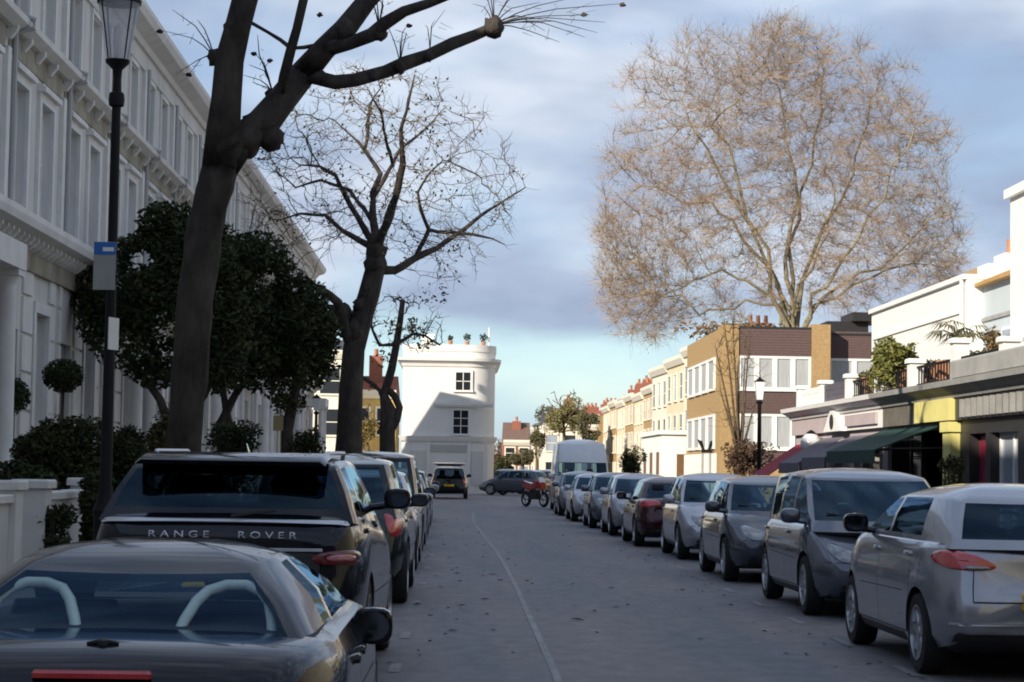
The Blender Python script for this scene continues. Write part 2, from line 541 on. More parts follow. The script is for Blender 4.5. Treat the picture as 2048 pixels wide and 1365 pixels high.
        for k in (.965, .88, .70, .45, .2, .01):
            rr = 1 - k
            rings.append([Vector((p.x * k, cy + (p.y - cy) * (k if k > .5 else k), p.z + (H - p.z) * (1 - k ** 2.6))) for p in top])
        n = len(full)
        groups = {'shell': MB(), 'wind': MB(), 'rear': MB()}
        sides = {}
        bm = bmesh.new()
        allv = [[bm.verts.new(p) for p in r] for r in rings]
        where = {}
        solid_c = sp.get('solid_c', True)
        for i in range(len(rings) - 1):
            for j in range(n):
                k = (j + 1) % n
                f = bm.faces.new((allv[i][j], allv[i][k], allv[i + 1][k], allv[i + 1][j]))
                t = ftags[j]; g = 'shell'
                if i in (1, 2):
                    if t in ('wind', 'rear'): g = t
                    elif t in ('g1', 'g2', 'g3'): g = t + ('R' if j < n / 2 else 'L')
                where[f.index if False else (i, j)] = g
        bm.faces.new(list(reversed(allv[-1]))) if False else None
        bm.faces.ensure_lookup_table()
        s.bvh_cab = BVHTree.FromBMesh(bm)
        bm.free()
        byg = {}
        for (i, j), g in where.items(): byg.setdefault(g, []).append((i, j))
        gl = sp.get('glass', CARGLASS); gls = sp.get('glass_side', gl)
        names = {'wind': 'windscreen', 'rear': 'rear_window'}
        for g, fs in byg.items():
            vs = []; idx = {}; faces = []
            for i, j in fs:
                q = []
                for a, b_ in ((i, j), (i, (j + 1) % n), (i + 1, (j + 1) % n), (i + 1, j)):
                    if (a, b_) not in idx:
                        idx[(a, b_)] = len(vs); vs.append(tuple(rings[a][b_]))
                    q.append(idx[(a, b_)])
                faces.append(q)
            me = bpy.data.meshes.new(g); me.from_pydata(vs, [], faces)
            if g == 'shell':
                bmm = bmesh.new(); bmm.from_mesh(me)
                bmesh.ops.recalc_face_normals(bmm, faces=bmm.faces)
                # thickness inwards
                ctr = Vector((0, cy, (hb + H) / 2))
                fsum = sum((f.normal.dot(f.calc_center_median() - ctr)) for f in bmm.faces)
                if fsum < 0:
                    bmesh.ops.reverse_faces(bmm, faces=bmm.faces)
                bmm.to_mesh(me); bmm.free()
                me.materials.append(sp.get('roofpaint', sp['paint'])); me.materials.append(CABIN)
                o = link('roof', me, s.root)
                md = o.modifiers.new('t', 'SOLIDIFY'); md.thickness = .035; md.offset = -1; md.material_offset = 1; md.material_offset_rim = 1
                if sp.get('smooth_roof'):
                    pass
                bpy.context.view_layer.update()
                nm = bpy.data.meshes.new_from_object(o.evaluated_get(bpy.context.evaluated_depsgraph_get()))
                o.modifiers.clear(); o.data = nm
                nm.shade_smooth(); nm.set_sharp_from_angle(angle=R(50))
            else:
                me.materials.append(gl if g == 'wind' else (sp.get('glass_rear', gls) if g == 'rear' else (gl if g.startswith('g1') else gls)))
                me.shade_smooth()
                link(names.get(g, 'side_window'), me, s.root)
    def wheels(s):
        sp = s.sp
        tm, rm = wheel_meshes(sp['r'], sp.get('rim', 0))
        for yw in (sp['yf'], sp['yr']):
            for sg in (1, -1):
                w = link('wheel', tm, s.root); w.location = (sg * (s.W / 2 - .115), yw, sp['r']); w.rotation_euler = (R(random.uniform(0, 60)), 0, 0 if sg > 0 else PI)
                link('rim', rm, w)
    # ---- patches that hug the bodywork
    def hit(s, o, d, cab):
        best = None
        for t in ([s.bvh_body, s.bvh_cab] if cab is None else [s.bvh_cab if cab else s.bvh_body]):
            p, nn, i, dist = t.ray_cast(o, d)
            if p is not None and (best is None or dist < best[1]): best = (p, dist, nn)
        return best
    def decal(s, name, m, ang, outline, off=.008, cab=False, parent=None, label=None, mb=None, shrink=.93, yref=0.0):
        a = R(ang); D = Vector((-math.sin(a), math.cos(a), 0)); U = Vector((math.cos(a), math.sin(a), 0))
        cu = sum(p[0] for p in outline) / len(outline); cz = sum(p[1] for p in outline) / len(outline)
        last = None; rings = []
        for k, o_ in ((1.0, -.006), (1.0, off * .6), (shrink, off), (.66, off * 1.15), (.33, off * 1.2), (.02, off * 1.2)):
            ring = []
            for (u, z) in outline:
                uu, zz = cu + (u - cu) * k, cz + (z - cz) * k
                o = U * uu + Vector((0, yref, zz)) - D * 6
                hh = s.hit(o, D, cab)
                if hh is None:
                    t = s.bvh_cab if cab else s.bvh_body
                    q, nn, i, dist = t.find_nearest(U * uu + Vector((0, yref, zz)) - D * (.1 if yref else 1.2))
                    hh = (q, 0, nn)
                nrm = hh[2]
                if nrm.dot(D) > 0: nrm = -nrm
                nn2 = (nrm - D * .35).normalized()
                ring.append(hh[0] + nn2 * o_)
            rings.append(ring)
        b = mb or MB(); b.loft(rings, False, True)
        if mb is None:
            o = b.build(name, m, parent or s.root, 40)
            if label: o['label'] = label
            return o
    def seam(s, mb, ang, pts, wd=.007, cab=False, off=.003, step=.05):
        a = R(ang); D = Vector((-math.sin(a), math.cos(a), 0)); U = Vector((math.cos(a), math.sin(a), 0))
        path = []
        for (u0, z0), (u1, z1) in zip(pts, pts[1:]):
            n = max(1, int(math.hypot(u1 - u0, z1 - z0) / step))
            path += [(u0 + (u1 - u0) * i / n, z0 + (z1 - z0) * i / n) for i in range(n)]
        path.append(pts[-1]); vs = []
        rows = []
        for i, (u, z) in enumerate(path):
            p0, p1 = path[max(i - 1, 0)], path[min(i + 1, len(path) - 1)]
            du, dz = p1[0] - p0[0], p1[1] - p0[1]; l = math.hypot(du, dz) or 1
            nu, nz = -dz / l * wd / 2, du / l * wd / 2
            row = []
            for sg in (-1, 1):
                o = U * (u + nu * sg) + Vector((0, 0, z + nz * sg)) - D * 6
                hh = s.hit(o, D, cab)
                if hh is None: row = None; break
                nrm = hh[2] if hh[2].dot(D) < 0 else -hh[2]
                row.append(hh[0] + nrm * off)
            rows.append(row)
        for r0, r1 in zip(rows, rows[1:]):
            if r0 and r1 and (r0[0] - r1[0]).length < step * 4:
                mb.add([r0[0], r0[1], r1[1], r1[0]], [(0, 1, 2, 3)])
    def mirror(s, y, z, m, out=.18):
        for sg in (1, -1):
            b = MB(); x = sg * (s.sp['wb'] + .02)
            b.tube([(x - sg * .05, y, z - .05), (x + sg * .09, y, z - .03)], [.03, .03], 8)
            cx = x + sg * (.06 + out / 2)
            rings = []
            for yy, k in ((-.045, .80), (-.04, .97), (0, 1), (.05, .86), (.085, .55), (.1, .1)):
                rings.append([(cx + out * .62 * k * math.copysign(abs(math.cos(t)) ** .6, math.cos(t)), y + yy, z + .02 + .085 * k * math.copysign(abs(math.sin(t)) ** .7, math.sin(t))) for t in [2 * PI * i / 16 for i in range(16)]])
            b.loft(rings, True, True)
            o = b.build('wing_mirror', m, s.root, 40)
            q = MB(); q.prism([(cx + out * .5 * math.cos(t), z + .02 + .066 * math.sin(t)) for t in [2 * PI * i / 14 for i in range(14)]], 'y', y - .0475, y - .0455)
            q.build('mirror_glass', MIRROR, o)
    def seats(s, m=None, headrest=True, bars=None):
        sp = s.sp; ys = (sp['yft'] + sp['yfb']) / 2 - .95
        zt = min(s.H - .17, sp['belt'] + .34)
        rows = [ys] + ([ys - .85] if sp.get('rear_seats', True) else [])
        for y in rows:
            for x in (-.36, .36):
                b = MB()
                b.loft([[(x + .24 * k * c, y - .10 - .08 * zz + .07 * sn, z) for c, sn in ((1, -.6), (1.1, 0), (1, .8), (-1, .8), (-1.1, 0), (-1, -.6))] for zz, z, k in ((0, sp['belt'] - .3, 1), (.5, sp['belt'] - .02, .97), (1, sp['belt'] + .09, .8))], True, True)
                b.loft([[(x + .13 * k * c, y - .20 + .05 * sn, z) for c, sn in ((1, -.6), (1.1, 0), (1, .8), (-1, .8), (-1.1, 0), (-1, -.6))] for z, k in ((sp['belt'] + .10, .85), (sp['belt'] + .2, 1), (zt, .8))], True, True)
                b.build('seat', m or SEAT, s.root, 40)
        b = MB(); sx = sp.get('wheel_side', .36)
        cen = Vector((sx, sp['yfb'] - .62, sp['belt'] + .02)); pts = []
        for i in range(19):
            t = 2 * PI * i / 18
            pts.append(cen + Vector((.18 * math.cos(t), .07 * math.sin(t), .17 * math.sin(t))))
        b.tube(pts, .016, 6, False)
        b.box(-wx(sp), sp['yfb'] - .5, sp['belt'] - .1, wx(sp), sp['yfb'] - .1, sp['belt'] + .035)
        b.build('dashboard', CABIN, s.root, 40)
    def details(s):
        sp = s.sp; h = s.L / 2
        s.seats(sp.get('seat_m'))
        mb = MB()
        zt = sp['belt'] - .03; zbm = .30
        yd = [sp['yfb'] - .05, sp.get('B', [(-.12, -.12)])[0][0], sp.get('C', (sp['yrb'] + .42, 0))[0] - .05]
        for ang, sg in ((90, 1), (-90, -1)):
            for y in yd:
                s.seam(mb, ang, [(sg * y, zt), (sg * (y + .01), .6), (sg * (y + (.12 if y == yd[2] else 0)), zbm)])
            s.seam(mb, ang, [(sg * yd[0], zbm), (sg * yd[2], zbm)])
        zc = sp.get('crease', .62)
        for ang, sg in ((90, 1), (-90, -1)):
            s.seam(mb, ang, [(sg * (sp['yr'] + .45), zc), (sg * (sp['yf'] - .45), zc - .02)], .006)
        s.seam(mb, 180, [(-s.W * .42, .60), (s.W * .42, .60)], .008)
        mb.build('panel_gap', BLACKTRIM, s.root)['kind'] = 'stuff'
        for ang, sg in ((90, 1), (-90, -1)):
            for y in yd[1:]:
                s.decal('door_handle', sp['paint'], ang, rrect(sg * (y + .13) - .09, sg * (y + .13) + .09, sp['belt'] - .145, sp['belt'] - .11, .017), .022)
            # lower sill trim
            q = MB()
            s.decal('sill', BLACKTRIM, ang, rrect(-abs(sp['yf'] - .42), abs(sp['yf'] - .42), .20, .285, .02), .01)
        ma = sp.get('mirror_at', (sp['yfb'] - .38, sp['belt'] + .05, .18))
        s.mirror(ma[0], ma[1], sp.get('mirror_m', sp['paint']), ma[2])
        # wipers
        b = MB()
        for x in (-.45, .12):
            p0 = Vector((x, sp['yfb'] + .1, sp['belt'] + .02))
            o1 = s.hit(Vector((x + .5, 6, sp['belt'] + .1)), Vector((0, -1, 0)), True)
            if o1: b.tube([p0, o1[0] + Vector((0, .02, .01))], .009, 5)
        if b.v: b.build('wiper', BLACKTRIM, s.root)
        # front
        fz = sp.get('lamp_f_z', .66); lw = sp.get('lamp_f_w', .40); lh = sp.get('lamp_f_h', .15)
        wx0 = s.W / 2
        for sg in (1, -1):
            ol = smooth_poly([(sg * (wx0 - .66), fz - lh * .35), (sg * (wx0 - .60), fz + lh * .15), (sg * (wx0 - .34), fz + lh * .60), (sg * (wx0 - .13), fz + lh * 1.0), (sg * (wx0 - .15), fz + lh * .45), (sg * (wx0 - .36), fz - lh * .42)])
            s.decal('headlight', LAMPCLEAR, 180 - sg * 24, [(-u, z) for u, z in ol], .012, yref=s.L / 2 - .12)
        s.decal('grille', BLACKTRIM, 180, rrect(-.48, .48, sp.get('grille_z', .55) - .07, sp.get('grille_z', .55) + .05, .05), .008)
        s.decal('lower_grille', BLACKTRIM, 180, rrect(-.62, .62, .25, .37, .04), .008)
        s.decal('front_plate', PLATE_W, 180, rrect(-.26, .26, .395, .505, .012), .012)
        # rear
        rzz = sp.get('lamp_r', ('block', .88))
        s.rear(rzz)
    def rear(s, rz):
        sp = s.sp; kind, z = rz; wx0 = s.W / 2
        for sg in (1, -1):
            if kind == 'block':
                ol = smooth_poly([(sg * (wx0 - .52), z - .06), (sg * (wx0 - .50), z + .07), (sg * (wx0 - .03), z + .08), (sg * (wx0 - .03), z - .09)])
                s.decal('tail_lamp', sp.get('lamp_m', LAMPRED), sg * 22, ol, .014, yref=-s.L / 2 + .06)
            elif kind == 'tall':
                ol = smooth_poly([(sg * (wx0 - .30), z - .16), (sg * (wx0 - .27), z + .2), (sg * (wx0 - .04), z + .22), (sg * (wx0 - .02), z - .15)])
                s.decal('tail_lamp', sp.get('lamp_m', LAMPRED), sg * 24, ol, .014, yref=-s.L / 2 + .06)
        if kind in ('block', 'tall'):
            s.decal('number_plate', PLATE_Y, 0, rrect(-.26, .26, sp.get('plate_r', .66) - .055, sp.get('plate_r', .66) + .055, .012), .012)
            s.decal('rear_bumper_trim', BLACKTRIM, 0, rrect(-wx0 + .16, wx0 - .16, .25, .36, .03), .020)
            mb = MB()
            s.seam(mb, 0, [(-wx0 + .22, .56), (wx0 - .22, .56)], .009)
            s.seam(mb, 0, [(-wx0 + .26, .56), (-wx0 + .24, sp['belt'] - .06)], .007); s.seam(mb, 0, [(wx0 - .26, .56), (wx0 - .24, sp['belt'] - .06)], .007)
            mb.build('tailgate_gap', BLACKTRIM, s.root)['kind'] = 'stuff'
def wx(sp): return sp['wb'] - .08

def hatch(paint_m, L=4.1, W=1.77, H=1.48, belt=.97, **k):
    h = L / 2
    d = dict(L=L, W=W, H=H, paint=paint_m, belt=belt, wb=W / 2 * .885, wr=W / 2 * .725, r=.315, yf=h - .84, yr=-h + .74,
             yrb=-h + .26, yrt=-h + .52, yft=h - 1.78, yfb=h - 1.02, bow_f=.2,
             top=[(-h, belt - .06), (-h + .2, belt), (h - 1.05, belt - .0), (h - .8, belt - .05), (h - .3, belt - .20), (h - .08, belt - .31), (h, belt - .40)],
             rake_r=[(.2, .08), (.34, .015), (.56, 0), (.62, .05), (.78, .075), (.98, .13), (1.1, .15)], rake_f=[(.2, .1), (.4, 0), (.56, .0), (.75, .15), (.9, .25)],
             B=[(.08, .04), (-.86, -.80)])
    d.update(k); return d
def mpv(paint_m, **k):
    k.setdefault('L', 4.3); k.setdefault('W', 1.81); k.setdefault('H', 1.62)
    d = hatch(paint_m, **{**dict(belt=1.0), **k}); h = d['L'] / 2
    d.update(yfb=h - .82, yft=h - 1.75, wr=d['W'] / 2 * .755, yrt=-h + .36, r=.325)
    d.update(k); return d
def suv(paint_m, **k):
    k.setdefault('L', 4.4); k.setdefault('W', 1.88); k.setdefault('H', 1.66)
    d = hatch(paint_m, **{**dict(belt=1.06), **k}); h = d['L'] / 2
    d.update(r=.36, under=.26, yfb=h - 1.18, yft=h - 1.8, yrt=-h + .42, yrb=-h + .25, wr=d['W'] / 2 * .735, lamp_f_z=.78, grille_z=.68)
    d.update(k); return d
def saloon(paint_m, **k):
    L = k.get('L', 4.5); h = L / 2; W = k.get('W', 1.78); belt = k.get('belt', .93)
    d = hatch(paint_m, **{**dict(L=L, W=W, H=1.41, belt=belt), **k})
    d.update(yrb=-h + .62, yrt=-h + 1.25, wr=W / 2 * .70, C=(-h + .95, -h + 1.42), B=[(.08, .04)],
             top=[(-h, belt - .03), (-h + .12, belt + .04), (-h + .6, belt + .055), (-h + .9, belt + .02), (h - 1.15, belt - .0), (h - .8, belt - .05), (h - .3, belt - .18), (h - .08, belt - .28), (h, belt - .36)],
             rake_r=[(.2, .08), (.36, 0), (.6, 0), (.66, .04), (.9, .06), (1.0, .10)])
    d.update(k); return d
# ------------------------------------------------------------------ the parked cars
LEFT_ROW = 'cars parked along the left kerb'
RIGHT_ROW = 'cars parked along the right kerb'
P_NAVY = mat('paint midnight', (.006, .007, .013), .18, .1, coat=.55, spec=.15)
P_BLACK = mat('paint black', (.006, .006, .007), .18, .1, coat=.6, spec=.15)
P_SILVER = paint('silver', (.36, .38, .425), .5, .24)
P_GREY = paint('blue grey', (.12, .135, .175), .45, .24)
P_STEEL = paint('steel grey', (.065, .075, .10), .4, .24)
P_PALE = paint('pale silver', (.46, .48, .53), .45, .26)
P_MAROON = paint('maroon', (.045, .006, .010), .4, .22)
P_TEAL = paint('dark green', (.012, .022, .024), .4, .22)
P_WHITE = paint('van white', (.62, .64, .66), 0, .35)

def lettering(text, width, height, parent, m, car, z, gap):
    """raised letters fixed one after another along the tailgate"""
    cu = bpy.data.curves.new('lettering', 'FONT'); cu.body = text; cu.size = height / .70; cu.extrude = .004
    cu.align_x = 'CENTER'; cu.space_character = gap
    o = link('lettering', cu, None)
    bpy.context.view_layer.update()
    me = bpy.data.meshes.new_from_object(o.evaluated_get(bpy.context.evaluated_depsgraph_get()))
    bpy.data.objects.remove(o)
    xs = [v.co.x for v in me.vertices]; k = width / (max(xs) - min(xs))
    for v in me.vertices:
        x, zz = v.co.x * k, v.co.y + z
        hh = car.hit(Vector((x, -6, zz)), Vector((0, 1, 0)), False)
        v.co = Vector((x, (hh[0].y if hh else -car.L / 2) - .004 - v.co.z, zz))
    me.materials.append(m)
    bm = bmesh.new(); bm.from_mesh(me); bm.faces.ensure_lookup_table()
    left_ = set(bm.faces)
    while left_:                                     # every letter is a piece of its own
        st = [left_.pop()]; isl = list(st)
        while st:
            f = st.pop()
            for v in f.verts:
                for g in v.link_faces:
                    if g in left_: left_.discard(g); st.append(g); isl.append(g)
        vs = list({v for f in isl for v in f.verts}); ix = {v: i for i, v in enumerate(vs)}
        lm = bpy.data.meshes.new('letter'); lm.from_pydata([v.co for v in vs], [], [[ix[v] for v in f.verts] for f in isl]); lm.materials.append(m)
        link('letter', lm, parent)
    bm.free()

# --- low sports car right in front of the camera
sp = hatch(P_NAVY, L=4.0, W=1.78, H=1.225, belt=.88, wb=.75, wr=.52, yrb=-1.40, yrt=-.92, yft=.15, yfb=.90, C=(-.80, -.62), B=[(-.45, -.38)],
           top=[(-2.0, .76), (-1.9, .83), (-1.75, .872), (-1.35, .89), (-.9, .90), (.9, .89), (1.3, .84), (1.75, .72), (2.0, .56)],
           rake_r=[(.2, .08), (.36, 0), (.62, 0), (.74, .02), (.9, .04)], rake_f=[(.2, .1), (.4, 0), (.55, .05), (.8, .3)],
           rear_seats=False, r=.32, rim=1, end_r=.80, wrb=.70, wrt=.46, bow_r=.10, rpillar=.05, v1=.05, vr1=.05, v2=.93, edge=.06, mirror_m=P_NAVY,
           lamp_r=('none', .7), bulge=.05, mirror_at=(.12, .80, .15), glass=glass('blue tinted glass', (.86, .97, .97), .92, .02, (.24, .42, .68)), smooth_roof=True)
sports = Car('sports_car', 'low dark sports car with white hoops behind its rear window, nearest of all the cars', 'car', (-1.29, 9.12, 0), 0, sp, LEFT_ROW)
HOOP = mat('white hoop', (.74, .78, .76), .35)
for sg in (1, -1):
    b = MB(); pts = []
    for px_, z, y in ((.19, .86, -1.23), (.215, .93, -1.16), (.25, 1.0, -1.08), (.29, 1.04, -1.02), (.36, 1.062, -.99), (.44, 1.062, -.99), (.50, 1.04, -1.02), (.54, 1.0, -1.08), (.56, .93, -1.16), (.57, .86, -1.23)):
        pts.append((sg * px_, y, z))
    b.tube(pts, .023, 10)
    b.build('roll_hoop', HOOP, sports.root, 50)
b = MB(); b.bbox(-.21, -1.965, .785, .21, -1.90, .812, .01)
b.build('brake_light', LAMPRED, sports.root)
b = MB()
b.lathe([(.026, -.01), (.026, .006), (.018, .012), (.001, .012)], (0, -1.73, .893), 16)
for sg in (1, -1):
    b.loft([[(sg * .02, -1.745, .890), (sg * .02, -1.715, .890), (sg * .02, -1.715, .902), (sg * .02, -1.745, .902)], [(sg * .058, -1.745, .888), (sg * .058, -1.735, .888), (sg * .058, -1.735, .894), (sg * .058, -1.745, .894)]], True, True)
b.build('boot_emblem', BLACKTRIM, sports.root, 30)
for sg in (1, -1):
    sports.decal('tail_lamp', LAMPRED, sg * 20, smooth_poly([(sg * .42, .60), (sg * .44, .70), (sg * .84, .72), (sg * .86, .60)]), .012, yref=-1.94)
sports.decal('number_plate', PLATE_Y, 0, rrect(-.26, .26, .45, .56, .012), .012)
mb = MB()
sports.seam(mb, 0, [(-.62, .66), (-.60, .78)], .008); sports.seam(mb, 0, [(.62, .66), (.60, .78)], .008)
mb.build('boot_gap', BLACKTRIM, sports.root)['kind'] = 'stuff'

# --- big dark estate car behind it, with raised letters across the tailgate
sp = suv(P_NAVY, L=4.40, W=1.92, H=1.635, belt=1.215, belt_f=1.09, r=.375, yf=1.36, yr=-1.30, wb=.86, wr=.70, yrb=-1.93, yrt=-1.60, yft=.35, yfb=1.05,
         C=(-1.45, -1.30), B=[(-.02, -.06), (-1.0, -.96)], edge=.05, end_r=.90, wrb=.845, wrt=.70, bow_r=.075, rpillar=.05, v2=.90, v1=.10,
         top=[(-2.2, 1.12), (-2.05, 1.20), (-1.6, 1.215), (.9, 1.09), (1.25, 1.02), (1.9, .92), (2.12, .82), (2.2, .72)],
         rake_r=[(.25, .10), (.42, .02), (.62, 0), (.74, .0), (.86, .03), (1.0, .035), (1.15, .045), (1.22, .06)],
         lamp_r=('none', .9), rim=1, glass_rear=CARGLASS_DARK, glass_side=CARGLASS_DARK)
rr = Car('estate_car', 'big dark estate car with silver letters on its tailgate and a white line above them', 'car', (-1.55, 15.75, 0), -R(1.2), sp, LEFT_ROW)
SILVERTRIM = mat('silver trim', (.62, .64, .68), .30, .5)
rr.decal('trim_strip', SILVERTRIM, 0, rrect(-.84, .84, 1.135, 1.165, .010), .022)
rr.decal('trim_strip', SILVERTRIM, 0, rrect(-.68, .68, .965, .987, .008), .014)
lettering('RANGE   ROVER', 1.0, .044, rr.root, mat('letter silver', (.6, .62, .66), .3, .5), rr, 1.052, 1.6)
for sg in (1, -1):
    lp = rr.decal('tail_lamp', LAMPRED_DARK, sg * 18, smooth_poly([(sg * .56, .87), (sg * .58, .965), (sg * .93, .985), (sg * .97, .88)], 2), .016, yref=-2.14)
    rr.decal('lamp_glow', mat('lamp bar', (.55, .22, .22), .15, coat=1.0), sg * 18, smooth_poly([(sg * .66, .902), (sg * .66, .945), (sg * .86, .95), (sg * .88, .91)], 2), .022, parent=lp, yref=-2.14)
rr.decal('tailgate_panel', BLACKTRIM, 0, rrect(-.66, .66, .66, .955, .04), .006)
rr.decal('number_plate', PLATE_Y, 0, rrect(-.26, .26, .72, .83, .012), .016)
rr.decal('bumper_trim', BLACKTRIM, 0, rrect(-.82, .82, .28, .52, .05), .010)
b = MB()
b.loft([[(-.62, y0, z0), (.62, y0, z0), (.66, y0 + .02, z0 - .03), (-.66, y0 + .02, z0 - .03)] for y0, z0 in ((-1.40, 1.632), (-1.66, 1.612), (-1.84, 1.585), (-1.87, 1.57))], True, True)
b.build('spoiler', P_NAVY, rr.root, 40)
for sg in (1, -1):
    b = MB(); b.tube([(sg * .60, -1.3, 1.59), (sg * .62, -1.2, 1.635), (sg * .62, .2, 1.645), (sg * .60, .36, 1.60)], .018, 6); b.build('roof_rail', SILVERTRIM, rr.root, 40)
b = MB(); b.tube([(0.05, -2.12, 1.20), (.34, -2.02, 1.235)], .009, 5); b.build('rear_wiper', BLACKTRIM, rr.root)
b = MB()
b.loft([[(-.02, -.9, 1.63), (.02, -.9, 1.63), (.02, -1.02, 1.63), (-.02, -1.02, 1.63)], [(-.004, -.98, 1.70), (.004, -.98, 1.70), (.004, -1.03, 1.70), (-.004, -1.03, 1.70)]], True, True)
b.build('roof_aerial', P_NAVY, rr.root)

# --- the rest of the left row
def left(label, y, sp, x=-.58, name='parked_car'):
    return Car(name, label, 'car', (x - sp['W'] / 2, y + sp['L'] / 2, 0), 0, sp, LEFT_ROW)
left('dark green off-roader parked just beyond the big car with silver letters', 22.2, suv(P_TEAL, L=4.6, H=1.68, lamp_r=('tall', .93)), -.56)
left('pale silver hatchback mostly hidden behind the dark green off-roader', 29.4, hatch(P_PALE, L=4.2, H=1.52), -.60)
left('tall black people carrier in the left row, past the silver hatchback', 36.0, mpv(P_BLACK, L=4.7, H=1.82, lamp_r=('tall', .95)), -.64)
left('steel grey hatchback parked behind the tall black people carrier', 43.0, hatch(P_STEEL), -.68)
left('silver estate car in the left row beside the thick dark street tree', 49.5, saloon(P_SILVER), -.72)
left('black hatchback at the far end of the left row', 56.5, hatch(P_BLACK), -.78)

# --- right row
def right(label, y, sp, x, away=False):
    return Car('parked_car', label, 'car', (x + sp['W'] / 2, y + sp['L'] / 2, 0), 0 if away else PI, sp, RIGHT_ROW)
golf = right('silver hatchback with a bright red tail lamp, nearest car on the right-hand kerb', 14.95,
             hatch(P_SILVER, L=4.2, W=1.79, H=1.49, belt=1.045, wb=.785, edge=.10, rim=2, lamp_r=('none', .9), yrb=-1.84, yrt=-1.44, end_r=.84, C=(-1.08, -.98), B=[(.05, 0)], mirror_m=P_BLACK,
                   rake_r=[(.2, .10), (.30, .04), (.36, .0), (.58, 0), (.64, .045), (.80, .06), (1.0, .12)], plate_r=.58, wr=.645, wrb=.72, wrt=.57, bow_r=.10, rpillar=.07), 3.58, True)
for sg in (1, -1):
    lp = golf.decal('tail_lamp', LAMPRED, sg * 24, smooth_poly([(sg * .40, .84), (sg * .41, .885), (sg * .55, .95), (sg * .76, .985), (sg * .90, .96), (sg * .93, .90), (sg * .80, .855), (sg * .6, .83)], 2), .018, yref=-2.04)
    golf.decal('reversing_lamp', LAMPCLEAR, sg * 10, smooth_poly([(sg * .46, .835), (sg * .48, .862), (sg * .66, .868), (sg * .68, .838)], 2), .026, parent=lp, yref=-2.04)
golf.decal('number_plate', PLATE_Y, 0, rrect(-.26, .26, .545, .665, .012), .012)
golf.decal('bumper_strip', SILVERTRIM, 0, rrect(-.78, .78, .425, .445, .008), .012)
golf.decal('bumper_trim', BLACKTRIM, 0, rrect(-.74, .74, .22, .37, .03), .022)
golf.decal('tailgate_emblem', CHROME, 0, [(.055 * math.cos(2 * PI * i / 20), .86 + .055 * math.sin(2 * PI * i / 20)) for i in range(20)], .012)
mb = MB()
golf.seam(mb, 0, [(-.62, .60), (.62, .60)], .012); golf.seam(mb, 0, [(-.62, .60), (-.60, .84)], .009); golf.seam(mb, 0, [(.62, .60), (.60, .84)], .009)
mb.build('tailgate_gap', BLACKTRIM, golf.root)['kind'] = 'stuff'
right('blue grey people carrier with a big windscreen facing us, behind the nearest silver hatchback', 21.1, mpv(P_GREY, L=4.3, H=1.615, rim=2, lamp_f_w=.5), 3.76)
right('steel grey hatchback facing us, between the people carrier and a pale silver car', 27.6, hatch(P_STEEL, L=4.15, H=1.50, rim=1), 3.74)
right('pale silver hatchback facing us, just in front of the dark red saloon', 34.4, hatch(P_PALE, L=4.1, H=1.52, rim=0), 3.82)
right('dark red saloon with its tail lamps towards us in the right row', 40.2, saloon(P_MAROON, L=4.4, W=1.76, H=1.42, rim=1, lamp_m=LAMPRED), 3.56, True)
right('silver hatchback with pale roof, right behind the dark red saloon', 46.4, hatch(P_SILVER, L=4.1, H=1.47), 3.52)
right('grey hatchback squeezed between two silver cars in the right row', 52.2, hatch(P_GREY, L=4.0, H=1.48), 3.42)
right('silver saloon standing in front of the tall white van', 58.6, saloon(P_PALE, L=4.4, H=1.44), 3.30)
right('lilac grey hatchback almost touching the tall white van', 65.6, hatch(P_GREY, L=4.1, H=1.48), 3.26)

# --- tall white van
def van(loc):
    sp = hatch(P_WHITE, L=5.9, W=2.02, H=2.68, belt=1.22, wb=.97, wr=.86, r=.35, yf=2.0, yr=-1.7, yrb=-2.88, yrt=-2.80, yft=1.35, yfb=2.25, bow_f=.22, edge=.16,
               top=[(-2.95, 1.2), (2.2, 1.2), (2.5, 1.12), (2.85, .98), (2.95, .8)], v2=.46, B=[(.95, .70)], C=(.85, .62), lamp_f_z=.82, grille_z=.72, lamp_r=('none', 0), rear_seats=False, end_r=.97, wrb=.95, wrt=.85)
    return Car('delivery_van', 'tall white high-roofed van with a dark windscreen, parked at the end of the right row', 'van', loc, PI, sp, RIGHT_ROW)
van((4.50, 75.6, 0))

# --- black car with its tailgate up, at the corner
sp = suv(P_BLACK, L=4.6, W=1.86, H=1.60, lamp_r=('tall', .90), yrb=-2.05, yrt=-1.6)
bc = Car('parked_car', 'black car with its tailgate lifted, standing before the white corner building', 'car', (-.52, 100.6, 0), 0, sp)
b = MB()
b.loft([[(-.62 * k, y, z), (.62 * k, y, z), (.62 * k, y, z + .05), (-.62 * k, y, z + .05)] for y, z, k in ((-1.60, 1.60, .95), (-1.9, 1.70, 1.1), (-2.35, 1.72, 1.25), (-2.60, 1.66, 1.2))], True, True)
b.build('raised_tailgate', P_BLACK, bc.root, 40)
for nm, lab, x, y, rz, s_ in (('parked_car', 'grey hatchback side-on at the far bend, left of the red motorbike', 3.15, 114.0, R(62), hatch(P_STEEL, L=4.0)),
                              ('parked_car', 'dark red hatchback at the far bend behind the red motorbike', 4.9, 121.5, R(150), hatch(P_MAROON, L=4.0)),
                              ('parked_car', 'black hatchback at the far bend beside the white corner building', 2.9, 127.0, R(165), hatch(P_BLACK, L=4.0))):
    Car(nm, lab, 'car', (x, y, 0), rz, s_, 'cars at the far bend')

